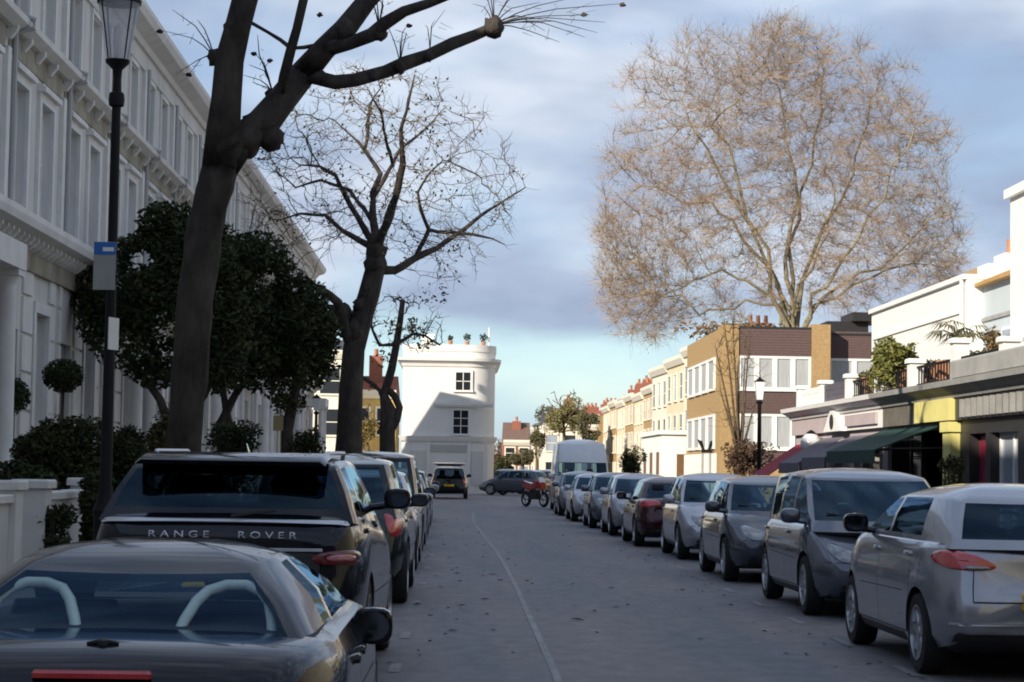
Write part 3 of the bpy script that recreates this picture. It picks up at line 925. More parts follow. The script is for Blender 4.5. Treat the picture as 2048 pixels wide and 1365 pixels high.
# --- red motorbike
mr = empty('motorbike', (3.05, 81.2, 0), PI + R(32), 'red motorbike with a white windscreen parked beside the tall white van', 'motorbike')
P_RED = paint('bike red', (.35, .012, .02), .1, .25)
for y in (.66, -.62):
    b = MB(); b.lathe([(.21, -.05), (.28, -.065), (.31, -.03), (.31, .03), (.28, .065), (.21, .05)], (0, y, .31), 22, 'x', False)
    w = b.build('wheel', RUBBER, mr, 40)
    b = MB(); b.lathe([(.215, -.03), (.215, .03)], (0, y, .31), 22, 'x', False); b.lathe([(.05, -.06), (.05, .06)], (0, y, .31), 10, 'x')
    for k in range(6):
        a = PI * k / 3; b.tube([(0, y, .31), (0, y + .215 * math.cos(a), .31 + .215 * math.sin(a))], .014, 4)
    b.build('rim', RIM, w, 40)
b = MB(); b.loft([[(sx * .24 * k, y, z + dz * 1.5) for sx, dz in ((1, -.05), (1, .06), (.6, .13), (-.6, .13), (-1, .06), (-1, -.05))] for y, z, k in ((.62, .80, .5), (.45, .82, 1.0), (.15, .80, .9), (-.1, .74, .75), (-.5, .80, .7), (-.78, .86, .4))], True, True)
b.build('fairing', P_RED, mr, 40)
b = MB(); b.loft([[(sx * .15, y, z + dz) for sx, dz in ((1, 0), (.8, .07), (-.8, .07), (-1, 0))] for y, z in ((.08, .88), (-.3, .84), (-.75, .94))], True, True); b.build('saddle', BLACKTRIM, mr, 40)
b = MB(); b.loft([[(-.16, .56, .98), (.16, .56, .98), (.16, .54, .98), (-.16, .54, .98)], [(-.10, .42, 1.20), (.10, .42, 1.20), (.10, .40, 1.20), (-.10, .40, 1.20)]], True, True); b.build('windscreen', mat('white screen', (.75, .77, .78), .2), mr)
b = MB(); b.tube([(-.36, .36, 1.02), (-.1, .5, 1.0), (.1, .5, 1.0), (.36, .36, 1.02)], .016, 6); b.build('handlebar', BLACKTRIM, mr, 40)
for sg in (1, -1):
    b = MB(); b.tube([(sg * .09, .44, .95), (sg * .09, .66, .31)], .025, 6); b.build('fork', RIM, mr, 40)
b = MB(); b.box(-.12, -.25, .30, .12, .32, .66); b.build('engine', BLACKTRIM, mr)
# ------------------------------------------------------------------ the ground
ASPHALT = bpy.data.materials.new('asphalt'); ASPHALT.use_nodes = True
def _asphalt():
    nt = ASPHALT.node_tree; b = nt.nodes['Principled BSDF']; L = nt.links.new
    tc = nt.nodes.new('ShaderNodeTexCoord')
    def nz(scale, det, sx=1, sy=1):
        mp = nt.nodes.new('ShaderNodeMapping'); mp.inputs['Scale'].default_value = (sx, sy, 1); L(tc.outputs['Object'], mp.inputs[0])
        n = nt.nodes.new('ShaderNodeTexNoise'); n.inputs['Scale'].default_value = scale; n.inputs['Detail'].default_value = det; n.inputs['Roughness'].default_value = .6
        L(mp.outputs[0], n.inputs['Vector']); return n
    big = nz(.55, 5, 1.6, .16); mid = nz(5, 8, 1, .5); fine = nz(95, 3)
    r1 = nt.nodes.new('ShaderNodeValToRGB'); r1.color_ramp.elements[0].position = .38; r1.color_ramp.elements[1].position = .62
    r1.color_ramp.elements[0].color = (.205, .178, .184, 1); r1.color_ramp.elements[1].color = (.128, .138, .160, 1)
    L(big.outputs['Fac'], r1.inputs[0])
    r2 = nt.nodes.new('ShaderNodeValToRGB'); r2.color_ramp.elements[0].position = .3; r2.color_ramp.elements[1].position = .72
    r2.color_ramp.elements[0].color = (.70, .70, .70, 1); r2.color_ramp.elements[1].color = (1.22, 1.22, 1.22, 1)
    L(mid.outputs['Fac'], r2.inputs[0])
    r3 = nt.nodes.new('ShaderNodeValToRGB'); r3.color_ramp.elements[0].position = .3; r3.color_ramp.elements[1].position = .7
    r3.color_ramp.elements[0].color = (.62, .62, .62, 1); r3.color_ramp.elements[1].color = (1.35, 1.35, 1.35, 1)
    L(fine.outputs['Fac'], r3.inputs[0])
    m1 = nt.nodes.new('ShaderNodeMix'); m1.data_type = 'RGBA'; m1.blend_type = 'MULTIPLY'; m1.inputs['Factor'].default_value = 1
    m2 = nt.nodes.new('ShaderNodeMix'); m2.data_type = 'RGBA'; m2.blend_type = 'MULTIPLY'; m2.inputs['Factor'].default_value = 1
    L(r1.outputs[0], m1.inputs['A']); L(r2.outputs[0], m1.inputs['B']); L(m1.outputs['Result'], m2.inputs['A']); L(r3.outputs[0], m2.inputs['B'])
    L(m2.outputs['Result'], b.inputs['Base Color'])
    b.inputs['Roughness'].default_value = .62
    bp = nt.nodes.new('ShaderNodeBump'); bp.inputs['Strength'].default_value = .35; bp.inputs['Distance'].default_value = .008
    L(fine.outputs['Fac'], bp.inputs['Height']); L(bp.outputs[0], b.inputs['Normal'])
_asphalt()
GROUND = mat('far ground', (.10, .10, .085), .9, var=.3, scale=.05)
PAVING = mat('paving slabs', (.17, .165, .155), .8, col2=(.25, .24, .23), scale=1.5, bump=.1)
KERB = mat('kerb granite', (.20, .20, .20), .75, var=.2, scale=5)
SOIL = mat('garden soil', (.035, .028, .02), .95, var=.3, scale=4, bump=.4)
ROADPAINT = mat('worn road paint', (.15, .15, .16), .6, col2=(.31, .31, .32), scale=3.5, stretch=(2, .6, 1))
b = MB(); b.box(-900, -120, -1.0, 900, 2500, -.03); tag(b.build('ground', GROUND), kind='structure')
b = MB(); b.add([(-2.75, -40, 0), (5.75, -40, 0), (5.75, 118, 0), (13.5, 135, 0), (13.5, 420, 0), (2.6, 420, 0), (2.2, 121, 0), (-2.6, 113.5, 0), (-60, 113.5, 0), (-60, 109.5, 0), (-2.75, 109.5, 0)],
                [(0, 1, 2, 7, 10), (2, 3, 4, 5, 6, 7), (7, 8, 9, 10)])
b.v = b.v; tag(b.build('road', ASPHALT), kind='structure')
b = MB(); b.box(-8.0, -40, -.03, -2.75 - .13, 109.5, .115); tag(b.build('pavement', PAVING), kind='structure')
b = MB(); b.box(5.75 + .13, -40, -.03, 8.0, 118, .115); tag(b.build('pavement', PAVING), kind='structure')
b = MB(); b.box(-2.88, -40, -.03, -2.75, 109.5, .12); tag(b.build('kerb', KERB), kind='structure')
b = MB(); b.box(5.75, -40, -.03, 5.88, 118, .12); tag(b.build('kerb', KERB), kind='structure')
b = MB(); b.box(-60, 113.6, -.03, -2.6, 117.2, .115); tag(b.build('pavement', PAVING), kind='structure')
b = MB(); b.box(8.0, 47.7, -.025, 30, 117, .10); tag(b.build('forecourt', PAVING), kind='structure')
# thin worn centre line, bending left a little beyond the cars
cl = [on_ground(px, py) for px, py in ((1128, 1400), (1112, 1350), (1075, 1270), (1050, 1215), (1035, 1180), (1015, 1140), (990, 1100), (968, 1072), (950, 1050), (945, 1036), (948, 1026))]
b = MB()
for p0, p1 in zip(cl, cl[1:]):
    w = .030
    b.add([(p0.x - w, p0.y, .005), (p0.x + w, p0.y, .005), (p1.x + w, p1.y, .005), (p1.x - w, p1.y, .005)], [(0, 1, 2, 3)])
tag(b.build('road_centre_line', ROADPAINT), kind='structure')
def dash(x0, y0, x1, y1):
    b = MB(); b.add([(x0, y0, .005), (x1, y0, .005), (x1, y1, .005), (x0, y1, .005)], [(0, 1, 2, 3)])
    tag(b.build('bay_marking', ROADPAINT), kind='structure')
for y in (15.4, 18.0, 20.6, 23.2, 25.8, 28.6, 31.4, 34.4, 37.6):
    dash(3.50, y, 3.58, y + .85)
for y in (15.2, 18.2, 22.6, 26.4, 30.4, 35):
    dash(-.52, y, -.43, y + .7)
# fallen leaves scattered over the tarmac
LEAFMAT = mat('dead leaf', (.045, .028, .016), .8, var=.4, scale=3)
b = MB(); rnd = random.Random(3)
spots = [(862, 1232), (905, 1358 - 95), (972, 1228), (922, 1212), (914, 1148), (1000, 1162), (985, 1150), (1155, 1241), (1232, 1216), (880, 1175), (905, 1113), (970, 1200), (835, 1210), (1365, 1182), (1222, 1177)]
pts = [on_ground(*s) for s in spots]
for _ in range(170):
    pts.append(Vector((rnd.choice((rnd.uniform(-.6, 1.0), rnd.uniform(-.6, 3.6), rnd.uniform(2.9, 3.6))), rnd.uniform(10, 60), 0)))
for i, p in enumerate(pts):
    s = rnd.uniform(.05, .085) if i < len(spots) else rnd.uniform(.02, .045)
    a = rnd.uniform(0, 6.3); up = rnd.uniform(.004, .016)
    d = Vector((math.cos(a), math.sin(a), 0)) * s; e = Vector((-math.sin(a), math.cos(a), 0)) * s * .6
    z = Vector((0, 0, .006))
    b.add([p - d + z, p - e * .9 + z + Vector((0, 0, up)), p + d + z + Vector((0, 0, up * .5)), p + e + z + Vector((0, 0, up * 1.2))], [(0, 1, 2, 3)])
tag(b.build('fallen_leaves', LEAFMAT), 'dark fallen leaves scattered over the tarmac', 'leaves', kind='stuff')

# ------------------------------------------------------------------ white terrace on the left
TX = -8.0                                  # the street face of the terrace
HW = 4.9                                   # width of one house
ROOFSLATE = mat('roof slate', (.06, .06, .07), .7, var=.2, scale=4)
DOORBLACK = mat('door black', (.015, .015, .018), .25, coat=.6)
STOCKBRICK = mat('stock brick', (.30, .20, .10), .85, col2=(.40, .29, .16), scale=7, bump=.2)
POTCLAY = mat('chimney pot', (.42, .20, .11), .8, var=.15)
def wall_open(mb, x, y0, y1, z0, z1, ops, depth=.22):
    """wall face at x looking +x with openings (ya,yb,za,zb) and their reveals"""
    ysn = sorted({y0, y1, *[o[0] for o in ops], *[o[1] for o in ops]}); zsn = sorted({z0, z1, *[o[2] for o in ops], *[o[3] for o in ops]})
    for a, c in zip(ysn, ysn[1:]):
        for d, e in zip(zsn, zsn[1:]):
            m, k = (a + c) / 2, (d + e) / 2
            if any(o[0] < m < o[1] and o[2] < k < o[3] for o in ops): continue
            mb.add([(x, a, d), (x, c, d), (x, c, e), (x, a, e)], [(0, 1, 2, 3)])
    for ya, yb, za, zb in ops:
        q = x - depth
        mb.add([(x, ya, za), (q, ya, za), (q, yb, za), (x, yb, za)], [(0, 1, 2, 3)])
        mb.add([(x, ya, zb), (x, yb, zb), (q, yb, zb), (q, ya, zb)], [(0, 1, 2, 3)])
        mb.add([(x, ya, za), (x, ya, zb), (q, ya, zb), (q, ya, za)], [(0, 1, 2, 3)])
        mb.add([(x, yb, za), (q, yb, za), (q, yb, zb), (x, yb, zb)], [(0, 1, 2, 3)])
def sash(parent, ya, yb, za, zb, x, bars=(1, 1), pane_m=None, fr_m=None, fw=.07, nm='window'):
    """sash window: frame with meeting rail and bars; its pane is a child"""
    f = MB(); d = .06
    f.box(x - d, ya, za, x, ya + fw, zb); f.box(x - d, yb - fw, za, x, yb, zb)
    f.box(x - d, ya + fw, za, x, yb - fw, za + fw); f.box(x - d, ya + fw, zb - fw, x, yb - fw, zb)
    zm = (za + zb) / 2
    f.box(x - d, ya + fw, zm - .03, x + .008, yb - fw, zm + .03)
    for i in range(1, bars[0] + 1):
        y = ya + (yb - ya) * i / (bars[0] + 1); f.box(x - d + .01, y - .014, za + fw, x - .006, y + .014, zm - .03); f.box(x - d + .01, y - .014, zm + .03, x - .006, y + .014, zb - fw)
    o = f.build(nm, fr_m or WHITE, parent)
    p = MB(); p.box(x - d + .02, ya + fw * .6, za + fw * .6, x - d + .03, yb - fw * .6, zb - fw * .6)
    p.build('pane', pane_m or WPANE, o)
    return o
def make_house():
    root = empty('terraced_house')
    W = HW; ops = []
    wy = [(W * .27 - .56, W * .27 + .56), (W * .73 - .56, W * .73 + .56)]
    for a, c in wy:
        ops += [(a, c, 6.15, 8.25), (a + .06, c - .06, 9.5, 11.02)]
    gw = (wy[1][0] - .02, wy[1][1] + .02, 1.9, 4.3); gd = (wy[0][0] + .03, wy[0][1] - .03, .95, 3.9)
    ops += [gw, gd]
    b = MB()
    wall_open(b, 0, 0, W, 0, 11.2, ops)
    b.box(-2.5, 0, 0, -.26, W, 11.2)
    b.prism([(-2.5, 0), (-2.5, 11.2), (-5.4, 7.0), (-5.4, 0)][::1], 'y', 0, W)  # unseen back sloped to shape the shadow cast on the corner building
    b.build('wall', STUCCO, root)
    # rusticated courses of the ground floor
    for k, z in enumerate((1.05, 1.75, 2.45, 3.15, 3.85, 4.55)):
        for ya, yb in ((.38, gd[0] - .17), (gd[1] + .17, gw[0] - .17), (gw[1] + .17, W - .02)):
            if yb - ya > .15:
                b = MB(); b.box(.002, ya, z + .03, .05, yb, z + .67); b.build('rusticated_block', STUCCO_TRIM, root)
    for (a, c) in wy:
        sash(root, a, c, 6.15, 8.25, -.14, (1, 1)); sash(root, a + .06, c - .06, 9.5, 11.02, -.14, (1, 1))
        b = MB()                                       # first-floor surround with a hood on brackets
        b.box(.002, a - .17, 6.0, .07, a, 8.25); b.box(.002, c, 6.0, .07, c + .17, 8.25); b.box(.002, a - .17, 8.25, .07, c + .17, 8.42)
        b.box(.002, a - .22, 8.42, .17, c + .22, 8.52); b.box(.002, a - .18, 8.52, .12, c + .18, 8.57)
        b.build('window_surround', STUCCO_TRIM, root)
        b = MB(); b.box(.002, a - .10, 9.37, .12, c + .10, 9.47); b.box(.002, a - .06, 9.47, .05, a + .06, 11.06); b.box(.002, c - .06, 9.47, .05, c + .06, 11.06); b.box(.002, a - .06, 11.06, .06, c + .06, 11.17)
        b.build('window_surround', STUCCO_TRIM, root)
    sash(root, gw[0], gw[1], gw[2], gw[3], -.14, (1, 1))
    b = MB(); b.box(.055, gw[0] - .15, 1.75, .16, gw[1] + .15, 1.9); b.box(.002, gw[0] - .15, 1.9, .09, gw[0], 4.3); b.box(.002, gw[1], 1.9, .09, gw[1] + .15, 4.3); b.box(.002, gw[0] - .15, 4.3, .10, gw[1] + .15, 4.5)
    b.build('window_surround', STUCCO_TRIM, root)
    b = MB(); b.box(-.16, gd[0], .95, -.10, gd[1], 3.2)
    for z0, z1 in ((1.1, 1.9), (2.05, 3.05)):
        for y0, y1 in ((gd[0] + .1, (gd[0] + gd[1]) / 2 - .05), ((gd[0] + gd[1]) / 2 + .05, gd[1] - .1)): b.box(-.10, y0, z0, -.085, y1, z1)
    dr = b.build('front_door', DOORBLACK, root)
    b = MB(); b.box(-.15, gd[0], 3.24, -.12, gd[1], 3.9); b.build('fanlight', WPANE, dr)
    # porch with two columns
    pc = (gd[0] + gd[1]) / 2
    for y in (pc - .98, pc + .98):
        b = MB(); b.box(.60, y - .20, .95, 1.0, y + .20, 1.10)
        b.lathe([(.19, 1.10), (.19, 1.18), (.160, 1.25), (.155, 2.6), (.138, 4.30), (.15, 4.34), (.20, 4.46)], (.80, y, 0), 16); b.box(.58, y - .22, 4.46, 1.02, y + .22, 4.56)
        b.build('column', STUCCO_TRIM, root, 40)
    b = MB(); b.box(.052, pc - 1.22, 4.56, 1.04, pc + 1.22, 4.98); b.build('porch_beam', STUCCO_TRIM, root)
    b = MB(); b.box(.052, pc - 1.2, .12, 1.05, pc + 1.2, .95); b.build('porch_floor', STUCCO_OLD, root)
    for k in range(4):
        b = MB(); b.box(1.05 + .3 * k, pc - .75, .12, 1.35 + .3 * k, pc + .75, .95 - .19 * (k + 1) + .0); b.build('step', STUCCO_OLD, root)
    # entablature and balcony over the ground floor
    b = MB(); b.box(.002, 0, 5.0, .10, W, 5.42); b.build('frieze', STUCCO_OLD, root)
    b = MB(); b.loft([[(.004, y, 5.42), (.20, y, 5.42), (.24, y, 5.52), (.52, y, 5.60), (.56, y, 5.72), (.56, y, 5.82), (.004, y, 5.86)] for y in (0, W)], True, True); b.build('balcony_cornice', STUCCO_TRIM, root)
    n = 12
    for k in range(n):
        y = W * (k + .5) / n; b = MB(); b.prism([(.10, 5.33), (.16, 5.34), (.34, 5.48), (.34, 5.54), (.10, 5.50)], 'y', y - .05, y + .05); b.build('bracket', STUCCO_TRIM, root)
    # frieze and string course under the second floor
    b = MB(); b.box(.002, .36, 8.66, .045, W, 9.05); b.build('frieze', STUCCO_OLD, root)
    b = MB(); b.loft([[(.004, y, 9.05), (.16, y, 9.05), (.34, y, 9.14), (.36, y, 9.24), (.30, y, 9.28), (.004, y, 9.32)] for y in (0, W)], True, True); b.build('string_course', STUCCO_TRIM, root)
    for y in (.18, W * .5, W * .27, W * .73):
        b = MB(); b.prism([(.05, 8.84), (.10, 8.85), (.22, 9.00), (.22, 9.10), (.05, 9.07)], 'y', y - .07, y + .07); b.build('bracket', STUCCO_TRIM, root)
    # party pilaster and downpipe
    b = MB(); b.box(.002, .04, 5.86, .09, .30, 8.70); b.box(.002, .04, 9.32, .09, .30, 11.22); b.build('pilaster', STUCCO_TRIM, root)
    b = MB(); b.tube([(.10, .50, 5.86), (.10, .50, 9.0), (.42, .50, 9.1), (.42, .5, 9.25), (.10, .50, 9.4), (.10, .50, 11.3)], .05, 8); b.build('downpipe', mat('grey pipe', (.40, .40, .41), .6), root, 40)
    # cornice and parapet
    b = MB(); b.box(-.3, 0, 11.2, .06, W, 11.62); b.build('frieze', STUCCO, root)
    b = MB(); b.loft([[(.0, y, 11.62), (.14, y, 11.62), (.20, y, 11.74), (.52, y, 11.86), (.60, y, 12.0), (.60, y, 12.12), (.0, y, 12.16)] for y in (0, W)], True, True); b.build('cornice', STUCCO_TRIM, root)
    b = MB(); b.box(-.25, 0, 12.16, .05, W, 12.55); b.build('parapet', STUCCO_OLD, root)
    b = MB(); b.add([(-.26, 0, 11.6), (-.26, W, 11.6), (-2.4, W, 12.0), (-2.4, 0, 12.0), (-5.5, 0, 7.05), (-5.5, W, 7.05)], [(0, 1, 2, 3), (3, 2, 5, 4), (0, 3, 4), (1, 5, 2)]); b.build('roof', ROOFSLATE, root)  # rear slope follows the back, shaped for that same shadow
    c = MB(); c.box(-2.6, -.30, 11.3, -1.3, .30, 13.3); c.box(-2.7, -.36, 13.3, -1.2, .36, 13.5)
    ch = c.build('chimney', STUCCO, root)
    for k in range(3):
        c = MB(); c.lathe([(.14, 13.5), (.11, 13.95), (.14, 14.0), (.14, 14.04)], (-2.4 + .45 * k, 0, 0), 10); c.build('chimney_pot', POTCLAY, ch, 40)
    return root
HOUSE_LABELS = 'white stucco terraced house in the long row on the left, two windows wide with a columned porch'
h0 = make_house()
tag(h0, None, 'terraced house', 'white stucco houses of the left terrace')
Y_END = 107.8
n_house = 0
def copy_lod(o, parent, lod, porch=True):
    c = o.copy(); COL.objects.link(c); c.parent = parent
    for ch in list(o.children):
        n = ch.name.split('.')[0]
        if lod and n in ('bracket', 'step', 'rusticated_block', 'chimney_pot', 'fanlight', 'downpipe'): continue
        if not porch and n in ('column', 'porch_beam'): continue
        copy_lod(ch, c, lod)
    return c
ys_ = []; y = Y_END - HW
while y > 29: ys_.append(y); y -= HW
ys_.sort()
for i, y in enumerate(ys_):
    o = h0 if i == 0 else copy_lod(h0, None, y > 72, i % 3 == 0)
    o.location = (TX, y, 0)
    if i < 5:
        o['label'] = ['white terraced house at the very left edge, nearest of the row', 'white terraced house with the small round clipped tree before its front',
                      'white terraced house whose upper windows flank the black lamp post', 'white terraced house just beyond the black lamp post',
                      'white terraced house with its cornice ending at the thick bare trunk'][i]
    else:
        o['label'] = 'white terraced house further down the left row, mostly behind trees'
y_lo = ys_[0]
# the same terrace carries on towards and past the camera; it is what keeps the road in shade
e = empty('terrace_block', (TX, -40, 0), 0, 'plain white terrace front beside the camera, nearer than the photo shows', 'building')
b = MB(); b.box(-9, 0, 0, 0, 40 + y_lo - .02, 11.6); b.build('wall', STUCCO, e)
b = MB(); b.box(-.4, 0, 11.6, .6, 40 + y_lo - .02, 12.12); b.box(-.25, 0, 12.12, .05, 40 + y_lo - .02, 12.55); b.build('cornice', STUCCO_TRIM, e)
# low wall closing the gap beyond the last house
b = MB(); b.box(-13, Y_END + .6, .0, -8.1, Y_END + .85, 2.3); e = b.build('boundary_wall', STUCCO); tag(e, 'plain white boundary wall beyond the last house of the left terrace', 'wall')
b = MB(); b.box(-13, Y_END + .52, 2.3, -8.05, Y_END + .93, 2.42); b.build('coping', STUCCO_TRIM, e)

# unseen terraces added so car paint and glass reflect walls, not bright sky
e = empty('added_brick_terrace', (0, -44, 0), 0, 'dark brick terrace added behind the camera to darken car reflections', 'building')
b = MB(); b.box(-40, -8, 0, 40, 0, 18); b.build('wall', mat('dark stock brick', (.10, .075, .055), .85, var=.3, scale=3), e)
b = MB(); b.loft([[(x, -8.2, 18), (x, -4, 20), (x, .2, 18)] for x in (-40, 40)], True, True); b.build('roof', ROOFSLATE, e)
e = empty('added_shop_terrace', (8.0, -40, 0), 0, 'plain rendered terrace added unseen beside the camera for car reflections', 'building')
b = MB(); b.box(0, 0, 0, 9, 66.1, 6.6); b.build('wall', STUCCO_OLD, e)  # added out of view, a wall for the cars to reflect
b = MB(); b.box(-.2, 0, 6.6, 9, 66.1, 6.8); b.build('coping', STUCCO_TRIM, e)

# garden walls along the left pavement
GW = 'white rendered garden walls along the left pavement'
def garden_wall(y0, y1, label):
    r_ = empty('garden_wall', (-5.0, y0, .11), 0, label, 'garden wall', GW)
    L = y1 - y0
    b = MB(); b.box(-.11, .36, 0, .11, L - .36, .98); b.build('wall_panel', STUCCO, r_)
    b = MB(); b.bbox(-.16, .34, .98, .16, L - .34, 1.07, .015); b.build('coping', STUCCO_TRIM, r_)
    for y in (0, L - .36):
        b = MB(); b.box(-.18, y, 0, .18, y + .36, 1.12); b.bbox(-.23, y - .05, 1.12, .23, y + .41, 1.22, .02); b.build('pier', STUCCO_TRIM, r_)
for i in range(12):
    y0 = 18.6 + i * HW
    garden_wall(y0, y0 + HW - 1.2, ['white garden wall at the left edge beside the low sports car', 'white garden wall under the dark bushes left of the lamp post'][i] if i < 2 else 'white garden wall behind the parked cars of the left row')
b = MB(); b.box(-7.99, 16, .10, -5.2, 107, .16); tag(b.build('garden_bed', SOIL), kind='structure')
# ------------------------------------------------------------------ shops and houses on the right
SX = 8.0
BLACKSHOP = mat('black shopfront', (.022, .021, .023), .5, var=.3, scale=3)
YELLOW = mat('cream yellow paint', (.66, .60, .22), .6, var=.08, scale=2)
CRIMSON = mat('crimson paint', (.20, .010, .035), .35, coat=.4)
LILAC = mat('pinkish render', (.42, .36, .38), .75, var=.1, scale=2)
GREYSTONE = mat('grey stone', (.24, .24, .235), .8, col2=(.34, .34, .33), scale=2.5, bump=.2)
SHOPIN = mat('shop interior', (.03, .028, .026), .8)
GREENCLOTH = mat('green canvas', (.008, .045, .035), .8)
GREYCLOTH = mat('grey canvas', (.14, .13, .16), .85)
REDCLOTH = mat('red canvas', (.32, .015, .035), .8)
TERRACE_FLOOR = mat('roof terrace felt', (.09, .09, .09), .9)
SHOPS = 'single storey shops under a roof terrace on the right'
def shop(y0, y1, label, wall_m, opens, fascia_m, fz=(2.42, 2.78), corn_m=None):
    r_ = empty('shop', (SX, y0, 0), 0, label, 'shop', SHOPS); L = y1 - y0
    mb = MB()
    # wall face looking -x: build mirrored
    wall_open(mb, 0, 0, L, .1, fz[0], opens, .3)
    mb.v = [(-x, y, z) for x, y, z in mb.v]
    mb.box(.31, .0, .1, 4.2, .06, 2.78); mb.box(.31, L - .06, .1, 4.2, L, 2.78)
    mb.build('wall', wall_m, r_)
    b = MB(); b.box(-.10, .01, fz[0] + .003, .3, L - .01, fz[1]); b.build('fascia', fascia_m, r_)
    b = MB(); b.loft([[(.3, y, 2.784), (-.14, y, 2.784), (-.18, y, 2.86), (-.36, y, 2.95), (-.38, y, 3.04), (4.2, y, 3.06), (4.2, y, 2.80)] for y in (0, L)], True, True); b.build('cornice', corn_m or GREYSTONE, r_)
    b = MB(); b.box(1.6, .06, .1, 1.7, L - .06, 2.7); b.build('back_wall', SHOPIN, r_)
    return r_
def shop_window(r_, ya, yb, za, zb, m_fr, m_pane, bars=1, nm='shop_window'):
    f = MB(); x = .14; w = .06
    f.box(x, ya, za, x + .07, ya + w, zb); f.box(x, yb - w, za, x + .07, yb, zb); f.box(x, ya + w, za, x + .07, yb - w, za + w); f.box(x, ya + w, zb - w, x + .07, yb - w, zb)
    for i in range(1, bars + 1):
        y = ya + (yb - ya) * i / (bars + 1); f.box(x + .005, y - .025, za + w, x + .065, y + .025, zb - w)
    o = f.build(nm, m_fr, r_); p = MB(); p.box(x + .03, ya + w * .5, za + w * .5, x + .04, yb - w * .5, zb - w * .5); p.build('pane', m_pane, o); return o
def panel_door(r_, ya, yb, z1, m_, pane=None):
    f = MB(); x = .16; f.box(x, ya, .12, x + .05, yb, z1)
    for z0, z9 in ((.3, .9), (1.05, z1 - .2)):
        f.box(x - .02, ya + .12, z0, x, yb - .12, z9)
    o = f.build('shop_door', m_, r_); b = MB(); b.tube([(x - .05, ya + .07, 1.0), (x - .05, ya + .07, 1.25)], .014, 6); b.build('handle', CHROME, o); return o
s1 = shop(26.2, 31.75, 'black shopfront with a crimson door and a white framed window on the right', BLACKSHOP, [(4.1, 5.1, .12, 2.2), (2.35, 3.85, .7, 2.2), (.4, 2.0, .7, 2.2)], BLACKSHOP)
panel_door(s1, 4.1, 5.1, 2.2, CRIMSON); shop_window(s1, 2.35, 3.85, .7, 2.2, WHITE, WPANE, 1); shop_window(s1, .4, 2.0, .7, 2.2, WHITE, DARKGLASS, 1)
b = MB()
for k in range(14):
    b.box(-.16, .3 + .36 * k, 2.46, -.102, .42 + .36 * k, 2.74)
b.build('fascia_ornament', GREYSTONE, s1)['kind'] = 'stuff'
s2 = shop(31.76, 37.3, 'dark open shopfront under a green awning beside a yellow pillar', BLACKSHOP, [(1.1, 5.2, .12, 2.3)], mat('dusky fascia', (.13, .12, .10), .7, var=.3))
b = MB(); b.box(-.16, .12, .1, .02, .62, 2.40); b.box(-.20, .08, 2.24, .02, .66, 2.402); b.box(-.20, .08, .1, .02, .66, .4); b.build('pillar', YELLOW, s2)
b = MB(); b.box(-.20, .05, 2.425, -.102, 2.5, 2.78); b.build('sign_board', YELLOW, s2)
shop_window(s2, 3.4, 5.2, .5, 2.3, BLACKTRIM, DARKGLASS, 1)
for ya, yb in ((1.1, 3.4),):
    b = MB(); b.box(.6, ya, .1, .66, yb, 2.3); b.build('inner_door', DARKGLASS, s2)
s3 = shop(37.31, 43.0, 'pale lilac shop with grey awnings, between the green awning and the pinkish wall', LILAC, [(.5, 3.2, .5, 2.2), (3.7, 5.3, .12, 2.2)], WHITE, corn_m=WHITE)
shop_window(s3, .5, 3.2, .5, 2.2, WHITE, DARKGLASS, 2); panel_door(s3, 3.7, 5.3, 2.2, WHITE)
b = MB(); b.box(-.16, .4, 2.50, -.102, 3.4, 2.72); b.build('sign_board', LILAC, s3)
b = MB(); b.prism([(3.5, 2.42), (5.5, 2.42), (4.5, 2.98)], 'x', -.22, -.104); b.build('gable', WHITE, s3)
b = MB(); b.prism([(4.5 + .2 * math.cos(R(a_)), 2.62 + .16 * math.sin(R(a_))) for a_ in range(0, 360, 30)], 'x', -.235, -.222); b.build('roundel', BLACKSHOP, s3)
s4 = shop(43.01, 47.6, 'pinkish rendered shop at the far end of the roof terrace, behind the red awning', LILAC, [(.6, 2.1, .6, 2.2), (2.8, 4.1, .6, 2.2)], LILAC, corn_m=WHITE)
shop_window(s4, .6, 2.1, .6, 2.2, WHITE, DARKGLASS, 1); shop_window(s4, 2.8, 4.1, .6, 2.2, WHITE, DARKGLASS, 1)
def awning(y0, y1, z_top, z_bot, out, m_, label, grp=None, val=.22):
    r_ = empty('awning', (SX - .12, y0, z_top), 0, label, 'awning', grp); L = y1 - y0; dz = z_bot - z_top
    b = MB(); n = 10
    top = []; 
    for i in range(n + 1):
        t = i / n; y = L * t; sag = .03 * abs(math.sin(PI * t * 4))
        top.append([(0, y, 0), (-out * .5, y, dz * .5 - sag), (-out, y, dz), (-out - .01, y, dz - val), (-out + .01, y, dz - val), (-out + .02, y, dz - .02), (-out * .5, y, dz * .5 - sag - .02), (0, y, -.02)])
    b.loft(top, True, True); b.build('canopy', m_, r_, 30)
    for y in (.06, L - .06):
        b = MB(); b.tube([(.1, y, dz * .9), (-out * .95, y, dz * .97)], .015, 6); b.build('arm', BLACKTRIM, r_)
    return r_
awning(32.9, 37.2, 2.36, 1.95, 1.05, GREENCLOTH, 'dark green canvas awning over the open black shop')
awning(37.7, 40.2, 2.30, 1.85, 1.0, GREYCLOTH, 'grey canvas awning right behind the green one')
awning(41.0, 43.4, 2.30, 1.75, .95, GREYCLOTH, 'smaller grey canvas awning near the pinkish wall')
awning(44.4, 46.8, 2.20, 1.35, 1.25, REDCLOTH, 'red canvas awning sloping out over the pavement below a white globe')
e = empty('globe_lamp', at(1622, 888, 44.0), 0, 'white globe lamp on a bracket above the red awning', 'lamp')
b = MB(); b.ball((0, 0, 0), .24, 16, 10); b.build('globe', mat('opal glass', (.72, .74, .75), .3, coat=.6), e, 60)
